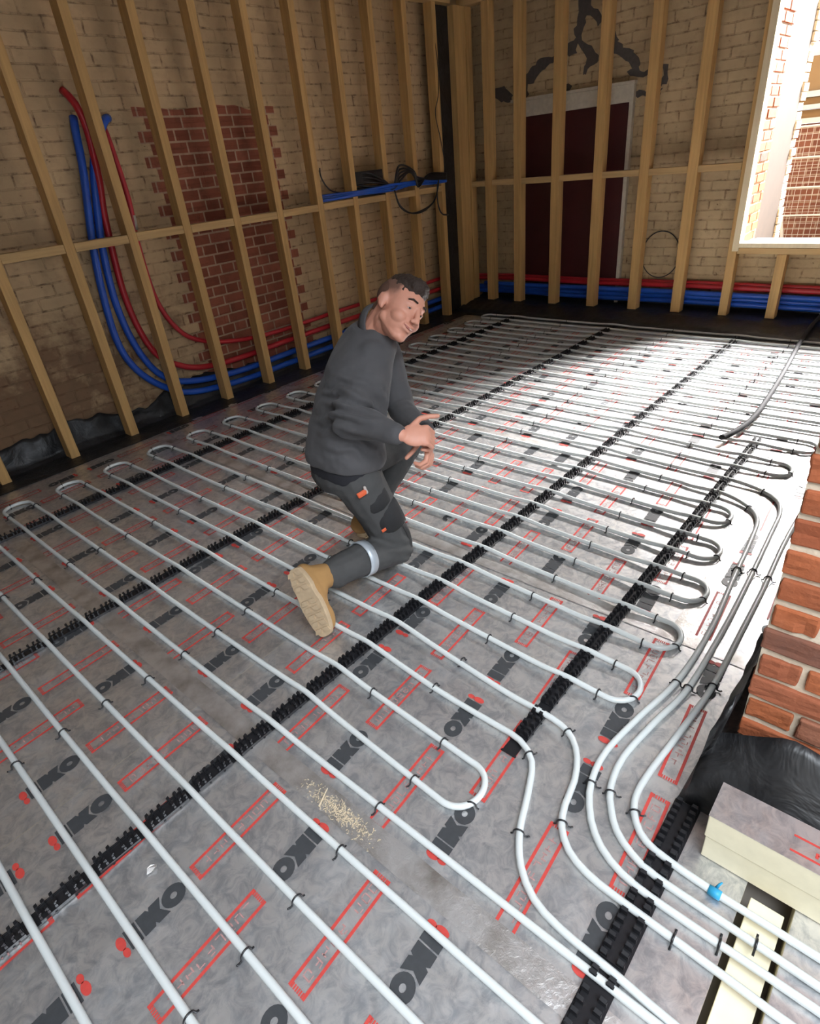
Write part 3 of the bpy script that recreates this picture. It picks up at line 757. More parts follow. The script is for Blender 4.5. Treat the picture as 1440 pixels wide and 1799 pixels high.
# membrane round the foot of the pier
mb = MB(); vs = []; path = []
for i in range(26): path.append(('a', 1.30-0.66*i/25))
for i in range(1, 40): path.append(('b', -1.10-1.0*i/39))
rows = 9
for kind, t in path:
    for j in range(rows):
        f = j/(rows-1)
        nz = mnoise.noise((t*9, f*3, 1 if kind == 'a' else 2)); n2 = mnoise.noise((t*23, f*6, 5))
        if kind == 'a':
            x = t; top = 0.10+0.20*max(0, min(1, (1.25-t)/0.5)); y = -1.110-0.055*f+0.010*nz+0.004*n2; z = 0.002+(f**1.3)*top*(1+0.15*nz)
            if t < 0.66: x = t-0.12*(1-f)
        else:
            y = t; top = 0.15+0.05*math.sin(t*13)+0.03*nz; x = 0.512+0.155*max(0, f-.25)+0.012*nz*f+0.004*n2; z = 0.002+(f**.8)*(top+.06)
        vs.append((x, y, max(0.0012, z)))
n = len(path)
mb.add(vs, [(i*rows+j, i*rows+j+1, (i+1)*rows+j+1, (i+1)*rows+j) for i in range(n-1) for j in range(rows-1)])
o = mb.build('black_membrane', M['membrane'], smooth=True); so = o.modifiers.new('thick', 'SOLIDIFY'); so.thickness = 0.0008
tag(o, 'torn black plastic membrane wrapped round the foot of the brick pier', 'plastic membrane')

# ------------------------------------------------------------------ coloured water pipes behind the studs
def bigpipe(name, label, pts, mat, r, group, n=12):
    mb = MB(); mb.tube(catmull(pts, 0.04), r, n); o = mb.build(name, mat, smooth=True); tag(o, label, 'water pipe', group); return o
yp = 3.094
def wallpts(lst, tail): return [(x, y, z) for x, y, z in lst]+tail
def tailpts(zl, zb, xb, rise=0.0):
    return [(2.6, yp, zl), (3.4, yp, zl+0.01), (4.4, yp, zl+0.01), (5.15, yp-0.002, zl+0.02), (5.38, yp-0.015, (zl+zb)/2), (xb-0.02, 3.02, zb), (xb, 2.88, zb), (xb, 2.5, zb+.005), (xb, 1.6, zb-.004), (xb, 0.7, zb+.004), (xb, -0.2, zb), (xb, -1.1, zb)]
bigpipe('blue_water_pipe', 'blue water pipe on the left wall, the outermost and lowest of the bundle',
    [(1.40,3.14,1.96),(1.375,3.115,1.88),(1.335,yp,1.67),(1.25,yp,1.287),(1.203,yp,0.973),(1.19,yp,0.629),(1.262,yp,0.40),(1.43,yp,0.218),(1.65,yp,0.112),(2.1,yp,0.068)]+tailpts(0.07, 0.145, 5.475), M['blue'], 0.0245, 'blue water pipes')
bigpipe('blue_water_pipe', 'blue water pipe on the left wall, inside the outermost one',
    [(1.62,3.14,1.95),(1.56,3.10,1.92),(1.42,yp-.005,1.72),(1.345,yp,1.45),(1.296,yp,1.21),(1.267,yp,0.847),(1.322,yp,0.512),(1.451,yp,0.29),(1.671,yp,0.195),(2.1,yp,0.15)]+tailpts(0.155, 0.19, 5.475), M['blue'], 0.0245, 'blue water pipes')
bigpipe('red_water_pipe', 'red water pipe on the left wall running close inside the two blue ones',
    [(1.385,3.14,2.10),(1.41,3.078,2.02),(1.43,3.072,1.88),(1.405,3.072,1.60),(1.375,yp,1.373),(1.345,yp,0.87),(1.425,yp,0.50),(1.612,yp,0.332),(1.851,yp,0.265),(2.184,yp,0.253)]+tailpts(0.262, 0.285, 5.478), M['red'], 0.0225, 'red water pipes')
bigpipe('red_water_pipe', 'thin red water pipe with a white label, the uppermost along the left wall',
    [(1.575,3.14,1.90),(1.568,3.105,1.80),(1.575,yp,1.487),(1.548,yp,1.209),(1.565,yp,0.823),(1.69,yp,0.565),(1.907,yp,0.444),(2.221,yp,0.384)]+tailpts(0.365, 0.31, 5.505), M['red'], 0.018, 'red water pipes')
bigpipe('blue_water_pipe', 'blue water pipe along the foot of the back wall, lying uppermost under the red ones',
    [(5.43, 2.9, 0.235), (5.44, 2.2, 0.232), (5.435, 1.2, 0.237), (5.44, 0.2, 0.232), (5.44, -1.1, 0.235)], M['blue'], 0.0245, 'blue water pipes')
mb = MB(); mb.tube([(1.560,yp,1.30),(1.566,yp,1.35),(1.570,yp,1.39)], 0.0195, 12); tag(mb.build('paper_label', M['white_paint'], smooth=True), 'small white label wrapped round the thin red pipe', 'label')

# ------------------------------------------------------------------ wiring on the noggin in the corner
def cable(name, label, pts, r, mat, cat='cable', group=None):
    mb = MB(); mb.tube(catmull(pts, 0.02), r, 8); o = mb.build(name, mat, smooth=True); tag(o, label, cat, group); return o
zt = 1.292
t_ = empty('cable_bundle', (3.66, 3.0, zt)); tag(t_, 'tangled bundle of blue and black cables lying on the noggin near the corner', 'cable bundle')
def bun(name, pts, r, mat): mb = MB(); mb.tube(catmull(pts, 0.02), r, 8); mb.build(name, mat, parent=t_, smooth=True)
for k in range(3):
    bun('blue_cable', [(3.16+.02*k,2.985+.02*k,zt+.02+.016*k),(3.4,2.97+.02*k,zt+.02+.014*k),(3.62,2.925,zt+.03+.01*k),(4.0,2.92-.008*k,zt+.025+.02*k),(4.30,2.925,zt+.045+.01*k),(4.62,2.94,zt+.03+.02*k),(4.86,2.945,zt+.03+.01*k)], 0.013, M['blue'])
for k in range(5):
    bun('black_cable', [(3.58+.02*k,3.0,zt+.19-.03*k),(3.75,2.935,zt+.18-.035*k),(3.93,2.92,zt+.10-.01*k),(4.02,2.91,zt+.035),(4.12,2.905,zt+.09+.03*k),(4.24+.02*k,2.90,zt+.15),(4.37,2.905,zt+.10-.02*k),(4.55,2.915,zt+.07+.01*k),(4.86,2.94,zt+.05+.012*k)], 0.009, M['black_plastic'])
for k in range(2):
    bun('hanging_loop', [(4.03,2.91,zt+.02),(4.08,2.90,1.18-.01*k),(4.22,2.895,1.10),(4.40,2.895,1.095+.012*k),(4.58,2.90,1.16),(4.68,2.915,1.27),(4.72,2.93,zt+.06)], 0.0075, M['black_plastic'])
bun('hanging_loop', [(4.70,2.93,zt+.03),(4.655,2.91,1.19),(4.68,2.91,1.08),(4.74,2.915,1.03),(4.84,2.93,1.015)], 0.007, M['black_plastic'])
mb = MB(); mb.box(3.595, 3.945, 2.955, 3.04, zt+.10, zt+.20); mb.box(3.595, 3.94, 2.975, 3.04, zt+.002, zt+.08); o = mb.build('junction_box', M['black_plastic'], parent=t_, bevel=0.004)
cable('black_cable', 'thin black cable hanging loose down the stud beside the corner', [(4.80,2.985,2.7),(4.82,2.94,2.3),(4.80,2.935,2.05),(4.73,2.93,1.9),(4.79,2.935,1.7),(4.84,2.94,1.5),(4.82,2.94,1.34)], 0.004, M['black_plastic'])
cable('black_cable', 'thin black cable hanging in a hook on the wall left of the bundle', [(3.36,3.138,1.55),(3.34,3.12,1.50),(3.345,3.09,1.43),(3.40,3.07,1.37),(3.50,3.05,1.345)], 0.006, M['black_plastic'])
lp = [(5.542-0.004*math.sin(a), 0.955+0.178*math.cos(a), 0.545+0.205*math.sin(a)) for a in [2*math.pi*i/40 for i in range(41)]]
cable('cable_loop', 'thin black cable loop hanging against the back wall right of the door', lp+[(5.53, 1.12, 0.50)], 0.0045, M['black_plastic'], 'cable loop')
# grey hose lying over the far floor
cable('grey_hose', 'dark grey hose lying across the pipes on the far right floor', [(2.79,-.515,.042),(2.815,-.52,.036),(2.90,-.548,.038),(3.06,-.572,.036),(3.25,-.578,.038),(3.56,-.562,.036),(3.98,-.535,.038),(4.40,-.50,.036),(4.76,-.47,.040),(4.95,-.46,.05),(5.18,-.47,.102),(5.27,-.50,.16),(5.29,-.55,.40),(5.28,-.62,.70)], 0.0165, plain('grey_rubber', (0.022,0.022,0.024), 0.75, spec=0.15), 'hose')

# ------------------------------------------------------------------ offcuts of board beside the pier and the cut floor at the doorway
st = empty('insulation_offcut', (0.47, -1.7, 0.0)); tag(st, 'thick cream insulation offcut with foil top lying against the foot of the brick pier', 'insulation offcut')
mb = MB(); mb.box(0.395, 0.500, -2.3, -1.200, 0.084, 0.163); mb.build('upper_foam', M['foam'], parent=st, bevel=0.002)
mb = MB(); mb.box(0.398, 0.500, -2.3, -1.203, 0.002, 0.081); mb.build('lower_foam', M['foam'], parent=st, bevel=0.002)
mb = MB(); mb.box(0.394, 0.501, -2.3, -1.199, 0.1635, 0.1645); mb.build('foil_facing', M['foil'], parent=st)
red = MB()
for x in (0.415, 0.455): red.add([(x,-1.9,0.1651),(x+.0055,-1.9,0.1651),(x+.0055,-1.36,0.1651),(x,-1.36,0.1651)], [(0,1,2,3)])
vs, fs = ENER; red.add([(0.425+y*.022, -1.40-x*.42, 0.1651) for x, y in vs], fs)
red.build('red_print', M['red_ink'], parent=st)
def cut_board(x0, x1, y0, y1, z1, label, foil=True):
    e = empty('cut_board', ((x0+x1)/2, (y0+y1)/2, -0.10)); tag(e, label, 'insulation board')
    b = MB(); b.box(x0, x1, y0, y1, -0.10, z1-0.001); b.build('foam_core', M['foam'], parent=e, bevel=0.002)
    if foil: b = MB(); b.box(x0+.001, x1-.001, y0+.001, y1-.001, z1-0.0008, z1-0.0001); b.build('foil_facing', M['foil'], parent=e)
    return e
cut_board(-1.2, 0.384, -1.395, -1.325, -0.022, 'narrow cream strip of bare insulation in the gap at the cut board edge', False)
cut_board(-1.2, 0.60, -2.4, -1.408, -0.001, 'foil-faced board beyond the gap at the lower right corner')
# ------------------------------------------------------------------ small debris
M['wood_bit'] = plain('raw_wood', (0.56, 0.46, 0.32), 0.8, var=0.3, scale=60)
def splinter(x, y, L, a, label, z=0.004):
    mb = MB(); d = V((math.cos(a), math.sin(a), 0.12)); s = V((-math.sin(a), math.cos(a), 0))
    mb.add([V((x,y,z))-d*L/2-s*.003, V((x,y,z))-d*L/2+s*.003, V((x,y,z))+d*L/2+s*.002, V((x,y,z))+d*L/2-s*.001, V((x,y,z+.006))-d*L/2, V((x,y,z+.004))+d*L/2],
           [(0,1,2,3),(0,4,5,3),(1,2,5,4),(0,1,4),(3,5,2)])
    tag(mb.build('wood_splinter', M['wood_bit']), label, 'wood splinter', 'wood splinters')
splinter(-0.075, -0.335, 0.055, 0.35, 'short wood splinter lying on the tape in the foreground', 0.008)
mb = MB()
for i in range(520):
    x = random.gauss(-0.075, 0.013); y = random.gauss(-0.40, 0.06); a = random.uniform(0, 6.28); L = random.uniform(.001, .004); z = random.uniform(.003, .005)
    d = V((math.cos(a)*L, math.sin(a)*L, 0)); s = V((-math.sin(a), math.cos(a), 0))*.0008; c = V((x, y, z))
    mb.add([c-d-s, c+d-s, c+d+s, c-d+s, c-d-s+V((0,0,.0008)), c+d-s+V((0,0,.0008)), c+d+s+V((0,0,.0008)), c-d+s+V((0,0,.0008))], [(0,3,2,1),(4,5,6,7),(0,1,5,4),(1,2,6,5),(2,3,7,6),(3,0,4,7)])
o = mb.build('sawdust', M['wood_bit']); tag(o, 'pale sawdust spilled on the joint tape in the foreground', 'sawdust', kind='stuff')
def scrap(x, y, s, label, mat, z=0.003):
    mb = MB(); n = 9; top = []
    for i in range(n):
        a = 2*math.pi*i/n; r = s*random.uniform(.5, 1); top.append((x+r*math.cos(a)*1.8, y+r*math.sin(a), z+random.uniform(0, .006)))
    mb.add(top+[(p[0], p[1], p[2]-.001) for p in top], [tuple(range(n)), tuple(reversed(range(n, 2*n)))]+[(i, (i+1) % n, (i+1) % n+n, i+n) for i in range(n)])
    tag(mb.build('foil_scrap', mat), label, 'foil scrap', 'torn foil scraps')
scrap(-0.49, -0.12, 0.012, 'torn curl of silver foil between the near left pipes', M['tape'])
scrap(1.47, 2.80, 0.03, 'pale foil scrap by the left membrane near the second pipe bend', M['tape'])
scrap(1.78, 2.80, 0.03, 'pale foil scrap by the left membrane, further along', M['tape'])
scrap(0.83, 2.72, 0.03, 'pale foil scrap by the left membrane nearest the camera', M['tape'])

# ------------------------------------------------------------------ the yard outside the window
def outside(name, mb, mat, label, cat):
    o = mb.build(name, mat); tag(o, label, cat); return o
M['out_brick'] = None
t = NT('yard_brick'); sp = t.n('ShaderNodeSeparateXYZ'); t.L(t.tc.outputs['Object'], sp.inputs[0]); cb = t.n('ShaderNodeCombineXYZ')
t.L(t.math('ADD', sp.outputs[1], sp.outputs[0]), cb.inputs[0]); t.L(sp.outputs[2], cb.inputs[1]); br = t.n('ShaderNodeTexBrick'); t.L(cb.outputs[0], br.inputs['Vector'])
br.inputs['Scale'].default_value = 1; br.inputs['Brick Width'].default_value = 0.225; br.inputs['Row Height'].default_value = 0.075; br.inputs['Mortar Size'].default_value = 0.008
br.inputs['Color1'].default_value = (0.13,0.04,0.02,1); br.inputs['Color2'].default_value = (0.18,0.06,0.03,1); br.inputs['Mortar'].default_value = (0.26,0.17,0.12,1)
t.col(br.outputs[0]); t.set(0.9); M['yard_brick'] = t.m
M['shaded_brick'] = plain('shaded_brown_wall', (0.055, 0.034, 0.02), 0.9, var=0.3, scale=6)  # wall stands in shade; that shade is put into the dark base colour
M['pale_render'] = plain('pale_pink_render', (0.60, 0.48, 0.52), 0.9, var=0.04)
M['tan_board'] = plain('tan_boarding', (0.22, 0.13, 0.055), 0.8, var=0.15, scale=5)
M['white_beam'] = plain('white_beam', (0.50, 0.47, 0.43), 0.6)
b = MB(); b.box(5.9, 13, -8, 6, -0.3, -0.2); o = b.build('ground_outside', M['slab'], keep0=True); o['kind'] = 'structure'
b = MB(); b.box(5.84, 6.62, 0.262, 0.62, -0.2, 3.4); outside('garden_wall', b, M['shaded_brick'], 'dark brown wall end just outside the window on its left', 'wall')
b = MB(); z = -0.2
while z < 3.3:
    j = random.uniform(-0.012, 0.012); b.box(6.63, 6.80, 0.255+j, 0.60, z, z+0.06); z += 0.072
outside('wall_edge', b, M['mortar'], 'ragged pale brick edge of the dark wall outside the window', 'wall edge')
b = MB(); b.box(9.0, 9.3, -4, 3, -0.2, 1.47); outside('yard_wall', b, M['yard_brick'], 'orange brick yard wall seen through the window behind the mesh', 'wall')
b = MB(); b.box(8.96, 9.3, -4, 3, 1.475, 1.53); b.box(8.93, 9.3, -4, 3, 1.62, 1.665); b.box(8.95, 9.3, -4, 3, 1.74, 1.80)
outside('white_beams', b, M['white_beam'], 'white horizontal beams on top of the yard wall outside', 'beam')
b = MB(); b.box(9.05, 9.3, -4, 3, 1.805, 2.14); b.box(9.02, 9.3, -4, 3, 1.53, 1.615); b.box(9.02, 9.3, -4, 3, 1.667, 1.735)
outside('tan_cladding', b, M['tan_board'], 'tan boarding of the lean-to seen through the window', 'cladding')
b = MB(); b.box(9.1, 9.3, -4, 3, 2.145, 2.28); b.box(9.14, 9.3, -4, 3, 2.29, 2.85); outside('pale_building', b, M['pale_render'], 'pale pinkish building wall above the lean-to outside', 'building')
e = empty('mesh_fence', (8.5, -0.6, -0.2)); tag(e, 'white wire mesh fence panel in front of the brick yard wall', 'fence')
b = MB()
for i in range(48): b.box(8.497, 8.503, -2.2+i*0.062, -2.197+i*0.062, -0.2, 1.46)
for i in range(27): b.box(8.495, 8.500, -2.2, 0.75, -0.18+i*0.062, -0.177+i*0.062)
b.build('wire_mesh', M['white_beam'], parent=e)
for z in (0.22, 0.53, 0.83, 1.14, 1.45): b = MB(); b.tube([(8.49,-2.2,z),(8.49,0.75,z)], 0.011, 8); b.build('rail', M['white_beam'], parent=e)
b = MB(); b.tube([(8.4,0.60,0.52),(8.35,0.42,-0.19)], 0.018, 8); outside('prop_pole', b, M['white_beam'], 'pale slanting pole propped against the mesh fence', 'pole')
b = MB(); b.box(7.7, 8.0, -0.9, 0.16, -0.2, 0.36); b.box(7.7, 8.0, -0.9, 0.02, 0.36, 0.46); outside('timber_stack', b, M['tan_board'], 'tan boards stacked on the ground outside the window', 'timber stack')

# ------------------------------------------------------------------ the kneeling person
R_, U_, T_ = cr.copy(), cu.copy(), -cf          # handy directions: across, up and towards the viewer's side of the room
def ax(a, b_, c): return R_*a+U_*b_+T_*c
M['skin'] = None
t = NT('skin'); n = t.noise(25, 4); t.col(t.mix(n, (0.50, 0.225, 0.155), (0.60, 0.285, 0.20))); t.set(0.5, 0, 0.4); SKN = (t, n)
t.val(t.b.inputs['Subsurface Weight'], 0.12); t.b.inputs['Subsurface Radius'].default_value = (0.012, 0.005, 0.003); M['skin'] = t.m
M['lips'] = plain('lips', (0.36, 0.12, 0.10), 0.45); M['eye_white'] = plain('eye_white', (0.42, 0.37, 0.34), 0.3); M['pupil'] = plain('pupil', (0.02, 0.015, 0.012), 0.2)
M['teeth'] = plain('teeth', (0.50, 0.45, 0.40), 0.4)
t = NT('dark_hair'); n = t.noise(160, 4, 0.7); t.col(t.mix(n, (0.012, 0.008, 0.006), (0.05, 0.030, 0.022))); t.set(0.55, 0, 0.3); t.bump(n, 0.8, 0.004); M['hair'] = t.m
t = NT('cropped_hair'); n = t.noise(220, 4, 0.7); t.col(t.mix(n, (0.06, 0.033, 0.025), (0.16, 0.085, 0.06))); t.set(0.6, 0, 0.3); M['crop'] = t.m
t = NT('grey_fleece'); n = t.noise(260, 3, 0.7); n2 = t.noise(9, 3); t.col(t.mix(n2, (0.066, 0.064, 0.067), (0.090, 0.087, 0.090))); t.set(0.95, 0, 0.1)
t.val(t.b.inputs['Sheen Weight'], 0.08); t.bump(n, 0.35, 0.002); M['fleece'] = t.m
M['tshirt'] = plain('black_cotton', (0.012, 0.012, 0.016), 0.9)
t = NT('work_trousers'); n = t.noise(14, 4); n2 = t.noise(300, 2); t.col(t.mix(n, (0.048, 0.048, 0.048), (0.080, 0.079, 0.078))); t.set(0.85, 0, 0.2); t.bump(t.math('ADD', n, n2), 0.25, 0.003); M['trouser'] = t.m
M['panel'] = plain('black_cordura', (0.014, 0.014, 0.015), 0.8, var=0.3, scale=200, bump=0.2)
M['reflect'] = plain('silver_reflective_tape', (0.42, 0.46, 0.50), 0.4, 0.25, var=0.05)
M['orange_tab'] = plain('orange_tab', (0.62, 0.10, 0.03), 0.6)
M['boot'] = plain('tan_nubuck', (0.32, 0.175, 0.06), 0.85, var=0.25, scale=18, bump=0.2)
M['sole'] = plain('pale_boot_sole', (0.42, 0.31, 0.195), 0.8, var=0.25, scale=30, bump=0.3)

pe = empty('person', (0.75, 0.30, 0.0))
tag(pe, 'person in grey fleece and dark work trousers kneeling on the pipes, smiling over the shoulder', 'person')
# joints
hipR, hipL = V((0.800,0.315,0.475)), V((0.835,0.485,0.475))
kneeR, kneeL = V((0.895,0.245,0.100)), V((1.250,0.430,0.435))
ankR, ankL = V((0.505,0.272,0.165)), V((0.985,0.535,0.10))
shR, shL = V((0.945,0.305,0.915)), V((1.175,0.475,0.925))
elR, elL = V((0.760,0.275,0.738)), V((1.080,0.300,0.655))
wrR, wrL = V((0.762,0.018,0.727)), V((0.916,0.041,0.676))
neck = V((1.065,0.355,1.000)); headc = V((1.068,0.247,1.064))
# head frame
hu = (R_*0.43+U_*0.88+T_*0.10).normalized()
hf = (R_*0.70-U_*0.26+T_*0.66); hf = (hf-hu*hf.dot(hu)).normalized()
hs = hu.cross(hf).normalized()                    # the person's left
t, n = SKN
def along(v):
    x = t.n('ShaderNodeVectorMath', operation='DOT_PRODUCT'); t.L(t.tc.outputs['Object'], x.inputs[0]); x.inputs[1].default_value = v
    return t.math('SUBTRACT', x.outputs['Value'], (headc-V((0.75, 0.30, 0.0))).dot(v))
cu_, cf_ = along(hu), along(hf)
n3 = t.math('MULTIPLY', t.math('SUBTRACT', t.noise(60, 3), 0.5), 0.02)
side = t.ramp(t.math('ADD', t.math('MULTIPLY', t.math('ADD', cu_, n3), 14.0), 0.0), [(0.18, 0.0), (0.75, 1.0)])      # clipped hair at the temples
front = t.ramp(t.math('ADD', t.math('MULTIPLY', t.math('ADD', cf_, n3), -12.0), 0.75), [(0.25, 0.0), (0.5, 1.0)])
hm = t.math('MULTIPLY', side, front)
t.col(t.mix(t.math('MULTIPLY', hm, 0.85), t.mix(n, (0.50, 0.225, 0.155), (0.60, 0.285, 0.20)), (0.075, 0.042, 0.03)))
def H(s, u, f): return headc+hs*s+hu*u+hf*f
# --- hands first (in their own frames)
def finger(mb, base, dirs, L, r):
    p = V(base)
    for k, d in enumerate(dirs):
        q = p+V(d).normalized()*L[k]; mb.rcone(p, r*(1-0.10*k), q, r*(1-0.10*(k+1)), 10, 3); p = q
def handR(mb):
    w = wrR; d = ax(0.97, -0.02, -0.1).normalized(); n = ax(0.05, 0.30, 0.95).normalized(); s = d.cross(n).normalized()  # d along hand, n back of hand, s thumb/up side
    if s.dot(U_) < 0: s = -s
    pc = w+d*0.052
    mb.ell(pc, d*0.052, s*0.043, n*0.017); mb.ell(w+d*0.085, d*0.022, s*0.041, n*0.016)
    k0 = w+d*0.095
    for i, o in enumerate((0.030, 0.010, -0.010, -0.029)):
        b_ = k0+s*o
        finger(mb, b_, [d*0.55-n*0.75-s*0.1, -n*0.8-d*0.55-s*0.05, -d*0.9+n*0.15], [(0.040, 0.042, 0.040, 0.033)[i], 0.026, 0.020], 0.0110 if i < 3 else 0.0098)
    finger(mb, w+d*0.040+s*0.030, [d*0.62+s*0.70, d*0.93+s*0.28, d*0.95+s*0.10], [0.045, 0.036, 0.030], 0.0120)
def handL(mb):
    w = wrL; d = ax(0.22, -0.92, 0.30).normalized(); n = ax(0.90, 0.25, 0.25); n = (n-d*n.dot(d)).normalized(); s = d.cross(n).normalized()
    if s.dot(T_) < 0: s = -s
    mb.ell(w+d*0.045, d*0.052, s*0.040, n*0.017); k0 = w+d*0.088
    for i, o in enumerate((0.028, 0.009, -0.010, -0.028)):
        finger(mb, k0+s*o, [d*0.85-n*0.35, d*0.25-n*0.95, -d*0.55-n*0.7], [(0.040, 0.044, 0.041, 0.033)[i], 0.026, 0.021], 0.0108 if i < 3 else 0.0096)
    finger(mb, w+d*0.030+s*0.030, [d*0.70+s*0.25-n*0.65, d*0.6-n*0.8, d*0.5-n*0.9], [0.042, 0.034, 0.028], 0.0118)
b = MB()
# skull and face
b.ell(H(0, 0.035, -0.018), hs*0.077, hf*0.098, hu*0.090, 32, 20); b.ell(H(0, 0.012, 0.022), hs*0.069, hf*0.075, hu*0.085, 32, 20)
b.ell(H(0, -0.040, 0.020), hs*0.063, hf*0.074, hu*0.066, 32, 20); b.ell(H(0, -0.072, 0.036), hs*0.044, hf*0.050, hu*0.040, 28, 16); b.ell(H(0, -0.096, 0.066), hs*0.024, hf*0.021, hu*0.018)
for s in (-1, 1):
    b.ell(H(s*0.034, -0.032, 0.052), hs*0.032, hf*0.036, hu*0.030)              # cheeks
    b.rcone(H(s*0.050, -0.050, 0.000), 0.022, H(s*0.016, -0.092, 0.055), 0.018)   # jaw line
    b.rcone(H(s*0.040, 0.030, 0.074), 0.010, H(s*0.012, 0.026, 0.087), 0.011)   # brow ridge
    b.ell(H(s*0.031, 0.006, 0.077), hs*0.017, hf*0.0105, hu*0.012)               # eye ball bed
    b.ell(H(s*0.079, 0.000, -0.012), hs*0.010, (hf*0.8-hs*s*0.35)*0.018, hu*0.031); b.rcone(H(s*0.086, 0.018, -0.022), 0.006, H(s*0.085, -0.004, -0.030), 0.006)
    b.rcone(H(s*0.078, -0.026, -0.006), 0.007, H(s*0.080, -0.018, -0.010), 0.007)
    b.ell(H(s*0.012, -0.030, 0.106), hs*0.009, hf*0.010, hu*0.008)                # nostril wings
b.rcone(H(0, 0.020, 0.094), 0.009, H(0, -0.022, 0.114), 0.0115); b.ell(H(0, -0.027, 0.114), hs*0.012, hf*0.012, hu*0.010)
b.ell(H(0, -0.055, 0.072), hs*0.034, hf*0.026, hu*0.026)
b.rcone(H(-0.024, -0.048, 0.090), 0.0055, H(0, -0.053, 0.100), 0.0062); b.rcone(H(0.024, -0.048, 0.090), 0.0055, H(0, -0.053, 0.100), 0.0062)
b.rcone(H(-0.021, -0.062, 0.086), 0.0062, H(0, -0.068, 0.095), 0.007); b.rcone(H(0.021, -0.062, 0.086), 0.0062, H(0, -0.068, 0.095), 0.007)
b.rcone(neck-hf*0.02-V((0,0,.05)), 0.062, H(0, -0.050, -0.030), 0.057); b.rcone(H(0, -0.02, -0.05), 0.058, neck-V((.04,-.03,.06)), 0.062)
# body inside the clothes
b.loft([(V((0.82,0.40,0.42)), V((0,.13,0)), V((.10,0,0))), (V((0.85,0.40,0.60)), V((0.02,.13,0)), V((.09,0,0))), (V((0.97,0.39,0.84)), V((0.08,.14,0)), V((.09,-.04,0))), (V((1.05,0.37,0.97)), V((.05,.08,0)), V((.06,-.02,0)))])
for s_, e_, w_ in ((shR, elR, wrR), (shL, elL, wrL)):
    b.rcone(s_, 0.046, e_, 0.036); b.rcone(e_, 0.036, w_, 0.026)
for h_, k_, a_ in ((hipR, kneeR, ankR), (hipL, kneeL, ankL)):
    b.rcone(h_, 0.070, k_, 0.046); b.rcone(k_, 0.046, a_, 0.034)

handR(b); handL(b)
organic('body', b, M['skin'], pe, 0.0030, 6)
# eyes, brows, mouth
for s in (-1, 1):
    b = MB(); b.ell(H(s*0.031, 0.006, 0.0835), hs*0.0118, hf*0.0075, hu*0.0034); ey = b.build('eye', M['eye_white'], parent=pe, smooth=True)
    b = MB(); b.ell(H(s*0.031-0.003, 0.006, 0.0895), hs*0.0050, hf*0.0028, hu*0.0034); b.build('pupil', M['pupil'], parent=ey, smooth=True)
    b = MB(); b.tube([H(s*0.0435, 0.0065, 0.0815), H(s*0.036, 0.0105, 0.0885), H(s*0.027, 0.0110, 0.0905), H(s*0.0195, 0.0055, 0.0885)], [0.0015, 0.0030, 0.0030, 0.0015], 8); b.build('eyelid', M['skin'], parent=pe, smooth=True)
    b = MB(); b.tube([H(s*0.050, 0.031, 0.080), H(s*0.036, 0.038, 0.090), H(s*0.016, 0.034, 0.099)], [0.0022, 0.0036, 0.0030], 8); b.build('eyebrow', M['hair'], parent=pe, smooth=True)
b = MB(); b.tube([H(-0.027, -0.051, 0.092), H(-0.014, -0.0575, 0.099), H(0, -0.0600, 0.102), H(0.014, -0.0575, 0.099), H(0.027, -0.051, 0.092)], [0.0015, 0.0034, 0.0040, 0.0034, 0.0015], 8)
b.build('mouth', M['lips'], parent=pe, smooth=True)
b = MB(); b.tube([H(-0.018, -0.0560, 0.0985), H(0, -0.0592, 0.1045), H(0.018, -0.0560, 0.0985)], [0.0010, 0.0024, 0.0010], 8); b.build('teeth', M['teeth'], parent=pe, smooth=True)
# hair: longer on top, cropped sides
b = MB(); b.ell(H(0, 0.058, -0.014), hs*0.069, hf*0.095, hu*0.074, 32, 20)
b.ell(H(0, 0.092, 0.040), hs*0.052, hf*0.046, hu*0.034); b.ell(H(0, 0.082, 0.060), hs*0.046, hf*0.024, hu*0.020)
cutb = MB()
organic('hair', b, M['hair'], pe, 0.004, 2, disp=lambda p, q: 0.0035*mnoise.noise(p*70)+0.002*mnoise.noise(p*150))
b = MB(); b.ell(H(0, 0.036, -0.030), hs*0.0785, hf*0.0885, hu*0.072, 32, 20); b.ell(H(0, -0.02, -0.068), hs*0.056, hf*0.048, hu*0.05)
organic('cropped_hair', b, M['crop'], pe, 0.004, 2)

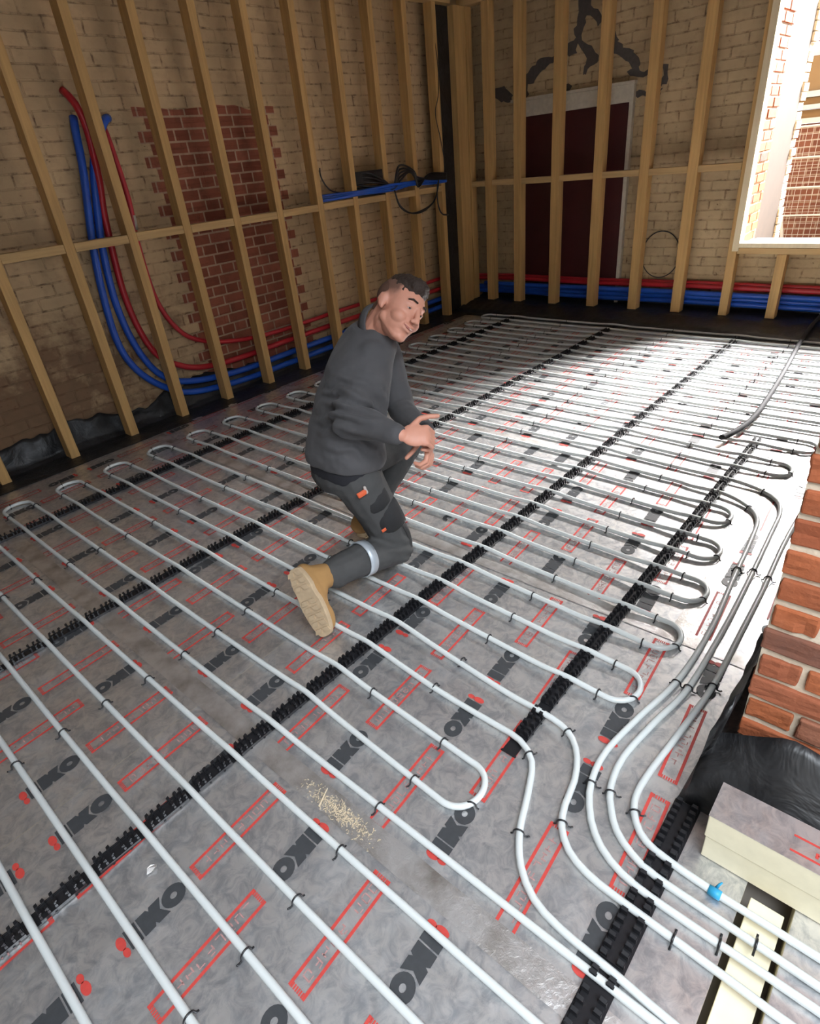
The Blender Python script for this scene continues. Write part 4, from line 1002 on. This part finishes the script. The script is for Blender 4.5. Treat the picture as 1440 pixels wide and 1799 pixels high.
# --- fleece
def fold(p, q):
    d = 0.0
    e = (p-elR).length                                  # gathered folds inside the bent elbow
    if e < 0.20:
        a = (p-elR).dot((elR-shR).normalized()); d += 0.017*math.sin(a*140+3*mnoise.noise(p*12))*max(0, 1-e/0.20)
    d += 0.010*mnoise.noise(V((p.x*7, p.y*7, p.z*5)))+0.004*mnoise.noise(p*22)
    return d
b = MB()
lat0 = V((0.10, 0.99, 0)).normalized(); fr0 = V((0.99, -0.10, 0))
lat1 = V((0.66, 0.75, 0)).normalized(); fr1 = V((0.75, -0.66, 0.0))
def ring(c, lat, fr, w, d_, lean=0.0): return (V(c), lat*w, fr*d_+V((0,0,-lean)))
b.loft([ring((0.815,0.395,0.505), lat0, fr0, 0.166, 0.128, .02), ring((0.822,0.395,0.535), lat0, fr0, 0.172, 0.138, .03), ring((0.845,0.395,0.62), lat0.lerp(lat1, .3), fr0.lerp(fr1, .3), 0.172, 0.138, .03),
        ring((0.895,0.392,0.74), lat0.lerp(lat1, .6), fr0.lerp(fr1, .6), 0.176, 0.132, .03), ring((0.960,0.385,0.86), lat1, fr1, 0.182, 0.124, .03),
        ring((1.015,0.378,0.94), lat1, fr1, 0.158, 0.108, .02), ring((1.048,0.368,0.99), lat1, fr1, 0.098, 0.085, .02), ring((1.060,0.360,1.012), lat1, fr1, 0.072, 0.070, .0)])
b.rcone(shR+V((.015,.01,-.005)), 0.076, elR+V((0,0,.005)), 0.062); b.rcone(elR, 0.062, elR.lerp(wrR, .6), 0.053); b.rcone(elR.lerp(wrR, .6), 0.053, elR.lerp(wrR, .93), 0.044)
b.rcone(shL, 0.070, elL, 0.056); b.rcone(elL, 0.056, elL.lerp(wrL, .93), 0.042)
b.rcone(shR, 0.07, shL, 0.07)
organic('fleece_jacket', b, M['fleece'], pe, 0.0065, 6, disp=fold)
b = MB()   # stand-up collar
c0 = V((1.060,0.362,1.000)); nd = (H(0,-0.06,-0.035)-c0).normalized(); l1 = nd.cross(V((0,0,1))).normalized(); l2 = nd.cross(l1)
rows = [(0.0, 0.080), (0.025, 0.079), (0.050, 0.077), (0.052, 0.071), (0.022, 0.070), (0.0, 0.069)]
n = 28; vs = []
for h_, r_ in rows:
    for k in range(n): a = 2*math.pi*k/n; vs.append(c0+nd*(h_-0.012)+(l1*math.cos(a)+l2*math.sin(a))*r_*(1+0.03*math.sin(3*a)))
b.add(vs, [(i*n+k, i*n+(k+1) % n, ((i+1) % 6)*n+(k+1) % n, ((i+1) % 6)*n+k) for i in range(6) for k in range(n)])
b.build('collar', M['fleece'], parent=pe, smooth=True)
b = MB(); b.loft([ring((0.810,0.395,0.455), lat0, fr0, 0.158, 0.122, .02), ring((0.815,0.395,0.49), lat0, fr0, 0.160, 0.124, .02), ring((0.82,0.395,0.53), lat0, fr0, 0.155, 0.12, .02)])
organic('black_undershirt', b, M['tshirt'], pe, 0.008, 3)
b = MB(); b.rcone(V((0.745,0.222,0.470)), 0.006, V((0.748,0.219,0.448)), 0.008); b.build('white_cord_end', M['eye_white'], parent=pe, smooth=True)
# --- trousers
def crease(p, q):
    d = 0.006*mnoise.noise(V((p.x*9, p.y*9, p.z*9)))+0.003*mnoise.noise(p*26)
    for k_ in (kneeR, kneeL):
        e = (p-k_).length
        if e < 0.16: d += 0.004*math.sin((p.z+p.x*0.6)*120)*max(0, 1-e/0.16)
    return d
b = MB()
b.loft([ring((0.815,0.395,0.40), lat0, fr0, 0.150, 0.118, .02), ring((0.812,0.395,0.44), lat0, fr0, 0.160, 0.126, .02), ring((0.812,0.395,0.480), lat0, fr0, 0.154, 0.122, .02)])
b.rcone(hipR-V((0,0,.03)), 0.105, hipR.lerp(kneeR, .55), 0.086); b.rcone(hipR.lerp(kneeR, .5), 0.088, kneeR, 0.074)
b.rcone(kneeR, 0.072, kneeR.lerp(ankR, .45)+V((0,0,.01)), 0.070); b.rcone(kneeR.lerp(ankR, .45)+V((0,0,.01)), 0.070, kneeR.lerp(ankR, .86), 0.064)
b.rcone(hipL-V((0,0,.03)), 0.105, kneeL, 0.074); b.rcone(kneeL, 0.074, kneeL.lerp(ankL, .5), 0.068); b.rcone(kneeL.lerp(ankL, .5), 0.068, kneeL.lerp(ankL, .88), 0.062)
tr = organic('work_trousers', b, M['trouser'], pe, 0.0065, 5, disp=crease)
sd = (kneeR-ankR).normalized()
def band(c, d, r, w_, name, mat, par, tilt=None):
    b = MB(); d = V(d).normalized(); l1 = d.cross(V((0,0,1))).normalized(); l2 = d.cross(l1); n = 32; vs = []
    for h_, rr in ((-w_, r-.004), (-w_, r), (w_, r), (w_, r-.004)):
        for k in range(n): a = 2*math.pi*k/n; vs.append(V(c)+d*h_+(l1*math.cos(a)+l2*math.sin(a))*rr)
    b.add(vs, [(i*n+k, i*n+(k+1) % n, ((i+1) % 4)*n+(k+1) % n, ((i+1) % 4)*n+k) for i in range(4) for k in range(n)])
    return b.build(name, mat, parent=par, smooth=True)
band(kneeR.lerp(ankR, .47)+V((0,0,.010)), -sd, 0.076, 0.020, 'reflective_band', M['reflect'], tr)
def slab(c, u, v_, n_, su, sv, th, name, mat, par, bulge=0.0):
    """thin rounded patch bent round the limb"""
    b = MB(); c, u, v_, n_ = V(c), V(u).normalized(), V(v_).normalized(), V(n_).normalized(); N = 8; vs = []
    for lay in (0, 1):
        for i in range(N+1):
            for j in range(N+1):
                s, t2 = i/N*2-1, j/N*2-1
                vs.append(c+u*su*s+v_*sv*t2+n_*(th*lay-bulge*(s*s+0.6*t2*t2)))
    q = (N+1)**2; fs = [(i*(N+1)+j, i*(N+1)+j+1, (i+1)*(N+1)+j+1, (i+1)*(N+1)+j) for i in range(N) for j in range(N)]
    fs += [tuple(x+q for x in f) for f in fs]
    rim = [(0, j) for j in range(N)]+[(i, N) for i in range(N)]+[(N, j) for j in range(N, 0, -1)]+[(i, 0) for i in range(N, 0, -1)]
    ids = [i*(N+1)+j for i, j in rim]
    fs += [(ids[k], ids[(k+1) % len(ids)], ids[(k+1) % len(ids)]+q, ids[k]+q) for k in range(len(ids))]
    b.add(vs, fs); return b.build(name, mat, parent=par, smooth=True)
outR = V((-0.35, -0.93, 0.0)).normalized(); down = (kneeR-hipR).normalized(); acr = down.cross(outR).normalized()
slab(hipR+down*0.10+outR*0.098, acr, down, outR, 0.060, 0.045, 0.006, 'hip_pocket', M['panel'], tr, 0.028)
slab(hipR+down*0.205+outR*0.088+acr*-0.02, acr, down, outR, 0.062, 0.060, 0.010, 'thigh_pocket', M['panel'], tr, 0.026)
slab(hipR+down*0.015+outR*0.106+acr*0.04, acr, down, outR, 0.019, 0.009, 0.010, 'orange_tab', M['orange_tab'], tr, 0.002)
slab(hipR+down*0.215+outR*0.101+acr*0.030, acr, down, outR, 0.010, 0.006, 0.003, 'orange_tab', M['orange_tab'], tr, 0.001)
kn = (down-sd*0.0+V((0.75,-0.1,0.1))).normalized()
slab(kneeR.lerp(hipR, .12)+V((0.066,-0.02,0.0)), V((0,1,0)), V((0.1,0,-1)), V((1,-.15,0)), 0.058, 0.085, 0.012, 'knee_pad', M['panel'], tr, 0.034)
# --- boots
def boot(name_, heel, toe, up, ank, shin):
    """boot from heel to toe; up = direction from sole to ankle"""
    bt = empty(name_, tuple(V(heel)-wloc(pe))); bt.parent = pe
    heel, toe, up = V(heel), V(toe), V(up); d = (toe-heel).normalized(); up = (up-d*up.dot(d)).normalized(); s = d.cross(up); L = (toe-heel).length
    b = MB()
    b.ell(heel+d*0.045+up*0.050, d*0.050, s*0.036, up*0.044); b.rcone(heel+d*0.06+up*0.050, 0.041, heel+d*(L*0.60)+up*0.040, 0.042)
    b.ell(heel+d*(L*0.74)+up*0.038, d*(L*0.25), s*0.047, up*0.034); b.rcone(heel+d*0.055+up*0.065, 0.044, V(ank)+V(shin)*0.055, 0.046)
    b.rcone(heel+d*0.10+up*0.085, 0.034, heel+d*(L*0.55)+up*0.055, 0.036); b.rcone(V(ank)-V(shin)*0.03, 0.046, V(ank)+V(shin)*0.055, 0.047); b.rcone(V(ank)-V(shin)*0.02, 0.044, heel+d*(L*0.5)+up*0.055, 0.038)
    organic('boot_upper', b, M['boot'], bt, 0.006, 4)
    b = MB(); out = []; n = 40
    for k in range(n):
        a = 2*math.pi*k/n; x = L/2-L/2*math.cos(a); wv = (0.037+0.012*math.sin(min(1, x/L)*math.pi*0.62+0.35)*1.0)*abs(math.sin(a))**0.55*(1 if math.sin(a) >= 0 else -1)
        if 0.30 < x/L < 0.48: wv *= 0.90
        out.append((x, wv))
    lay = [(0.0, 0.94), (0.004, 1.0), (0.020, 1.03), (0.024, 0.97)]; vs = []
    for h_, sc in lay:
        for x, wv in out: vs.append(heel+d*((x-L/2)*(0.99+0.02*sc)+L/2)+s*wv*sc+up*(h_-0.004))
    b.add(vs, [tuple(reversed(range(n))), tuple(range(3*n, 4*n))]+[(i*n+k, i*n+(k+1) % n, (i+1)*n+(k+1) % n, (i+1)*n+k) for i in range(3) for k in range(n)])
    for i in range(9):      # tread lugs
        x = L*(0.07+0.105*i)
        if 0.33 < x/L < 0.45: continue
        for sg in (-1, 1):
            b.obox(heel+d*x+s*sg*0.019+up*(-0.006), d*0.009+s*sg*0.004, s*0.013, up*0.004)
    so = b.build('boot_sole', M['sole'], parent=bt)
    for i in range(4):      # laces across the instep
        p = heel+d*(0.115+0.024*i)+up*(0.118-0.014*i)
    b = MB()
    for i in range(4):
        c = heel+d*(0.120+0.026*i)+up*(0.121-0.013*i); b.tube([c-s*0.026-up*.010, c+up*.004, c+s*0.026-up*.010], 0.003, 6)
    b.build('laces', M['panel'], parent=bt, smooth=True)
    b = MB(); c = V(ank)+V(shin)*0.075; l1 = V(shin).cross(V((0,0,1))).normalized(); l2 = V(shin).cross(l1)
    ringp = [c+(l1*math.cos(2*math.pi*k/24)+l2*math.sin(2*math.pi*k/24))*0.047 for k in range(25)]
    b.tube(ringp, 0.008, 8, caps=False); b.build('padded_cuff', M['panel'], parent=bt, smooth=True)
    return bt
boot('boot', (0.400,0.297,0.262), (0.376,0.142,0.030), (0.82,0.52,0.05), ankR, (kneeR-ankR).normalized())
boot('boot', (0.945,0.530,0.026), (1.225,0.560,0.026), (0,0,1), ankL, (kneeL-ankL).normalized())
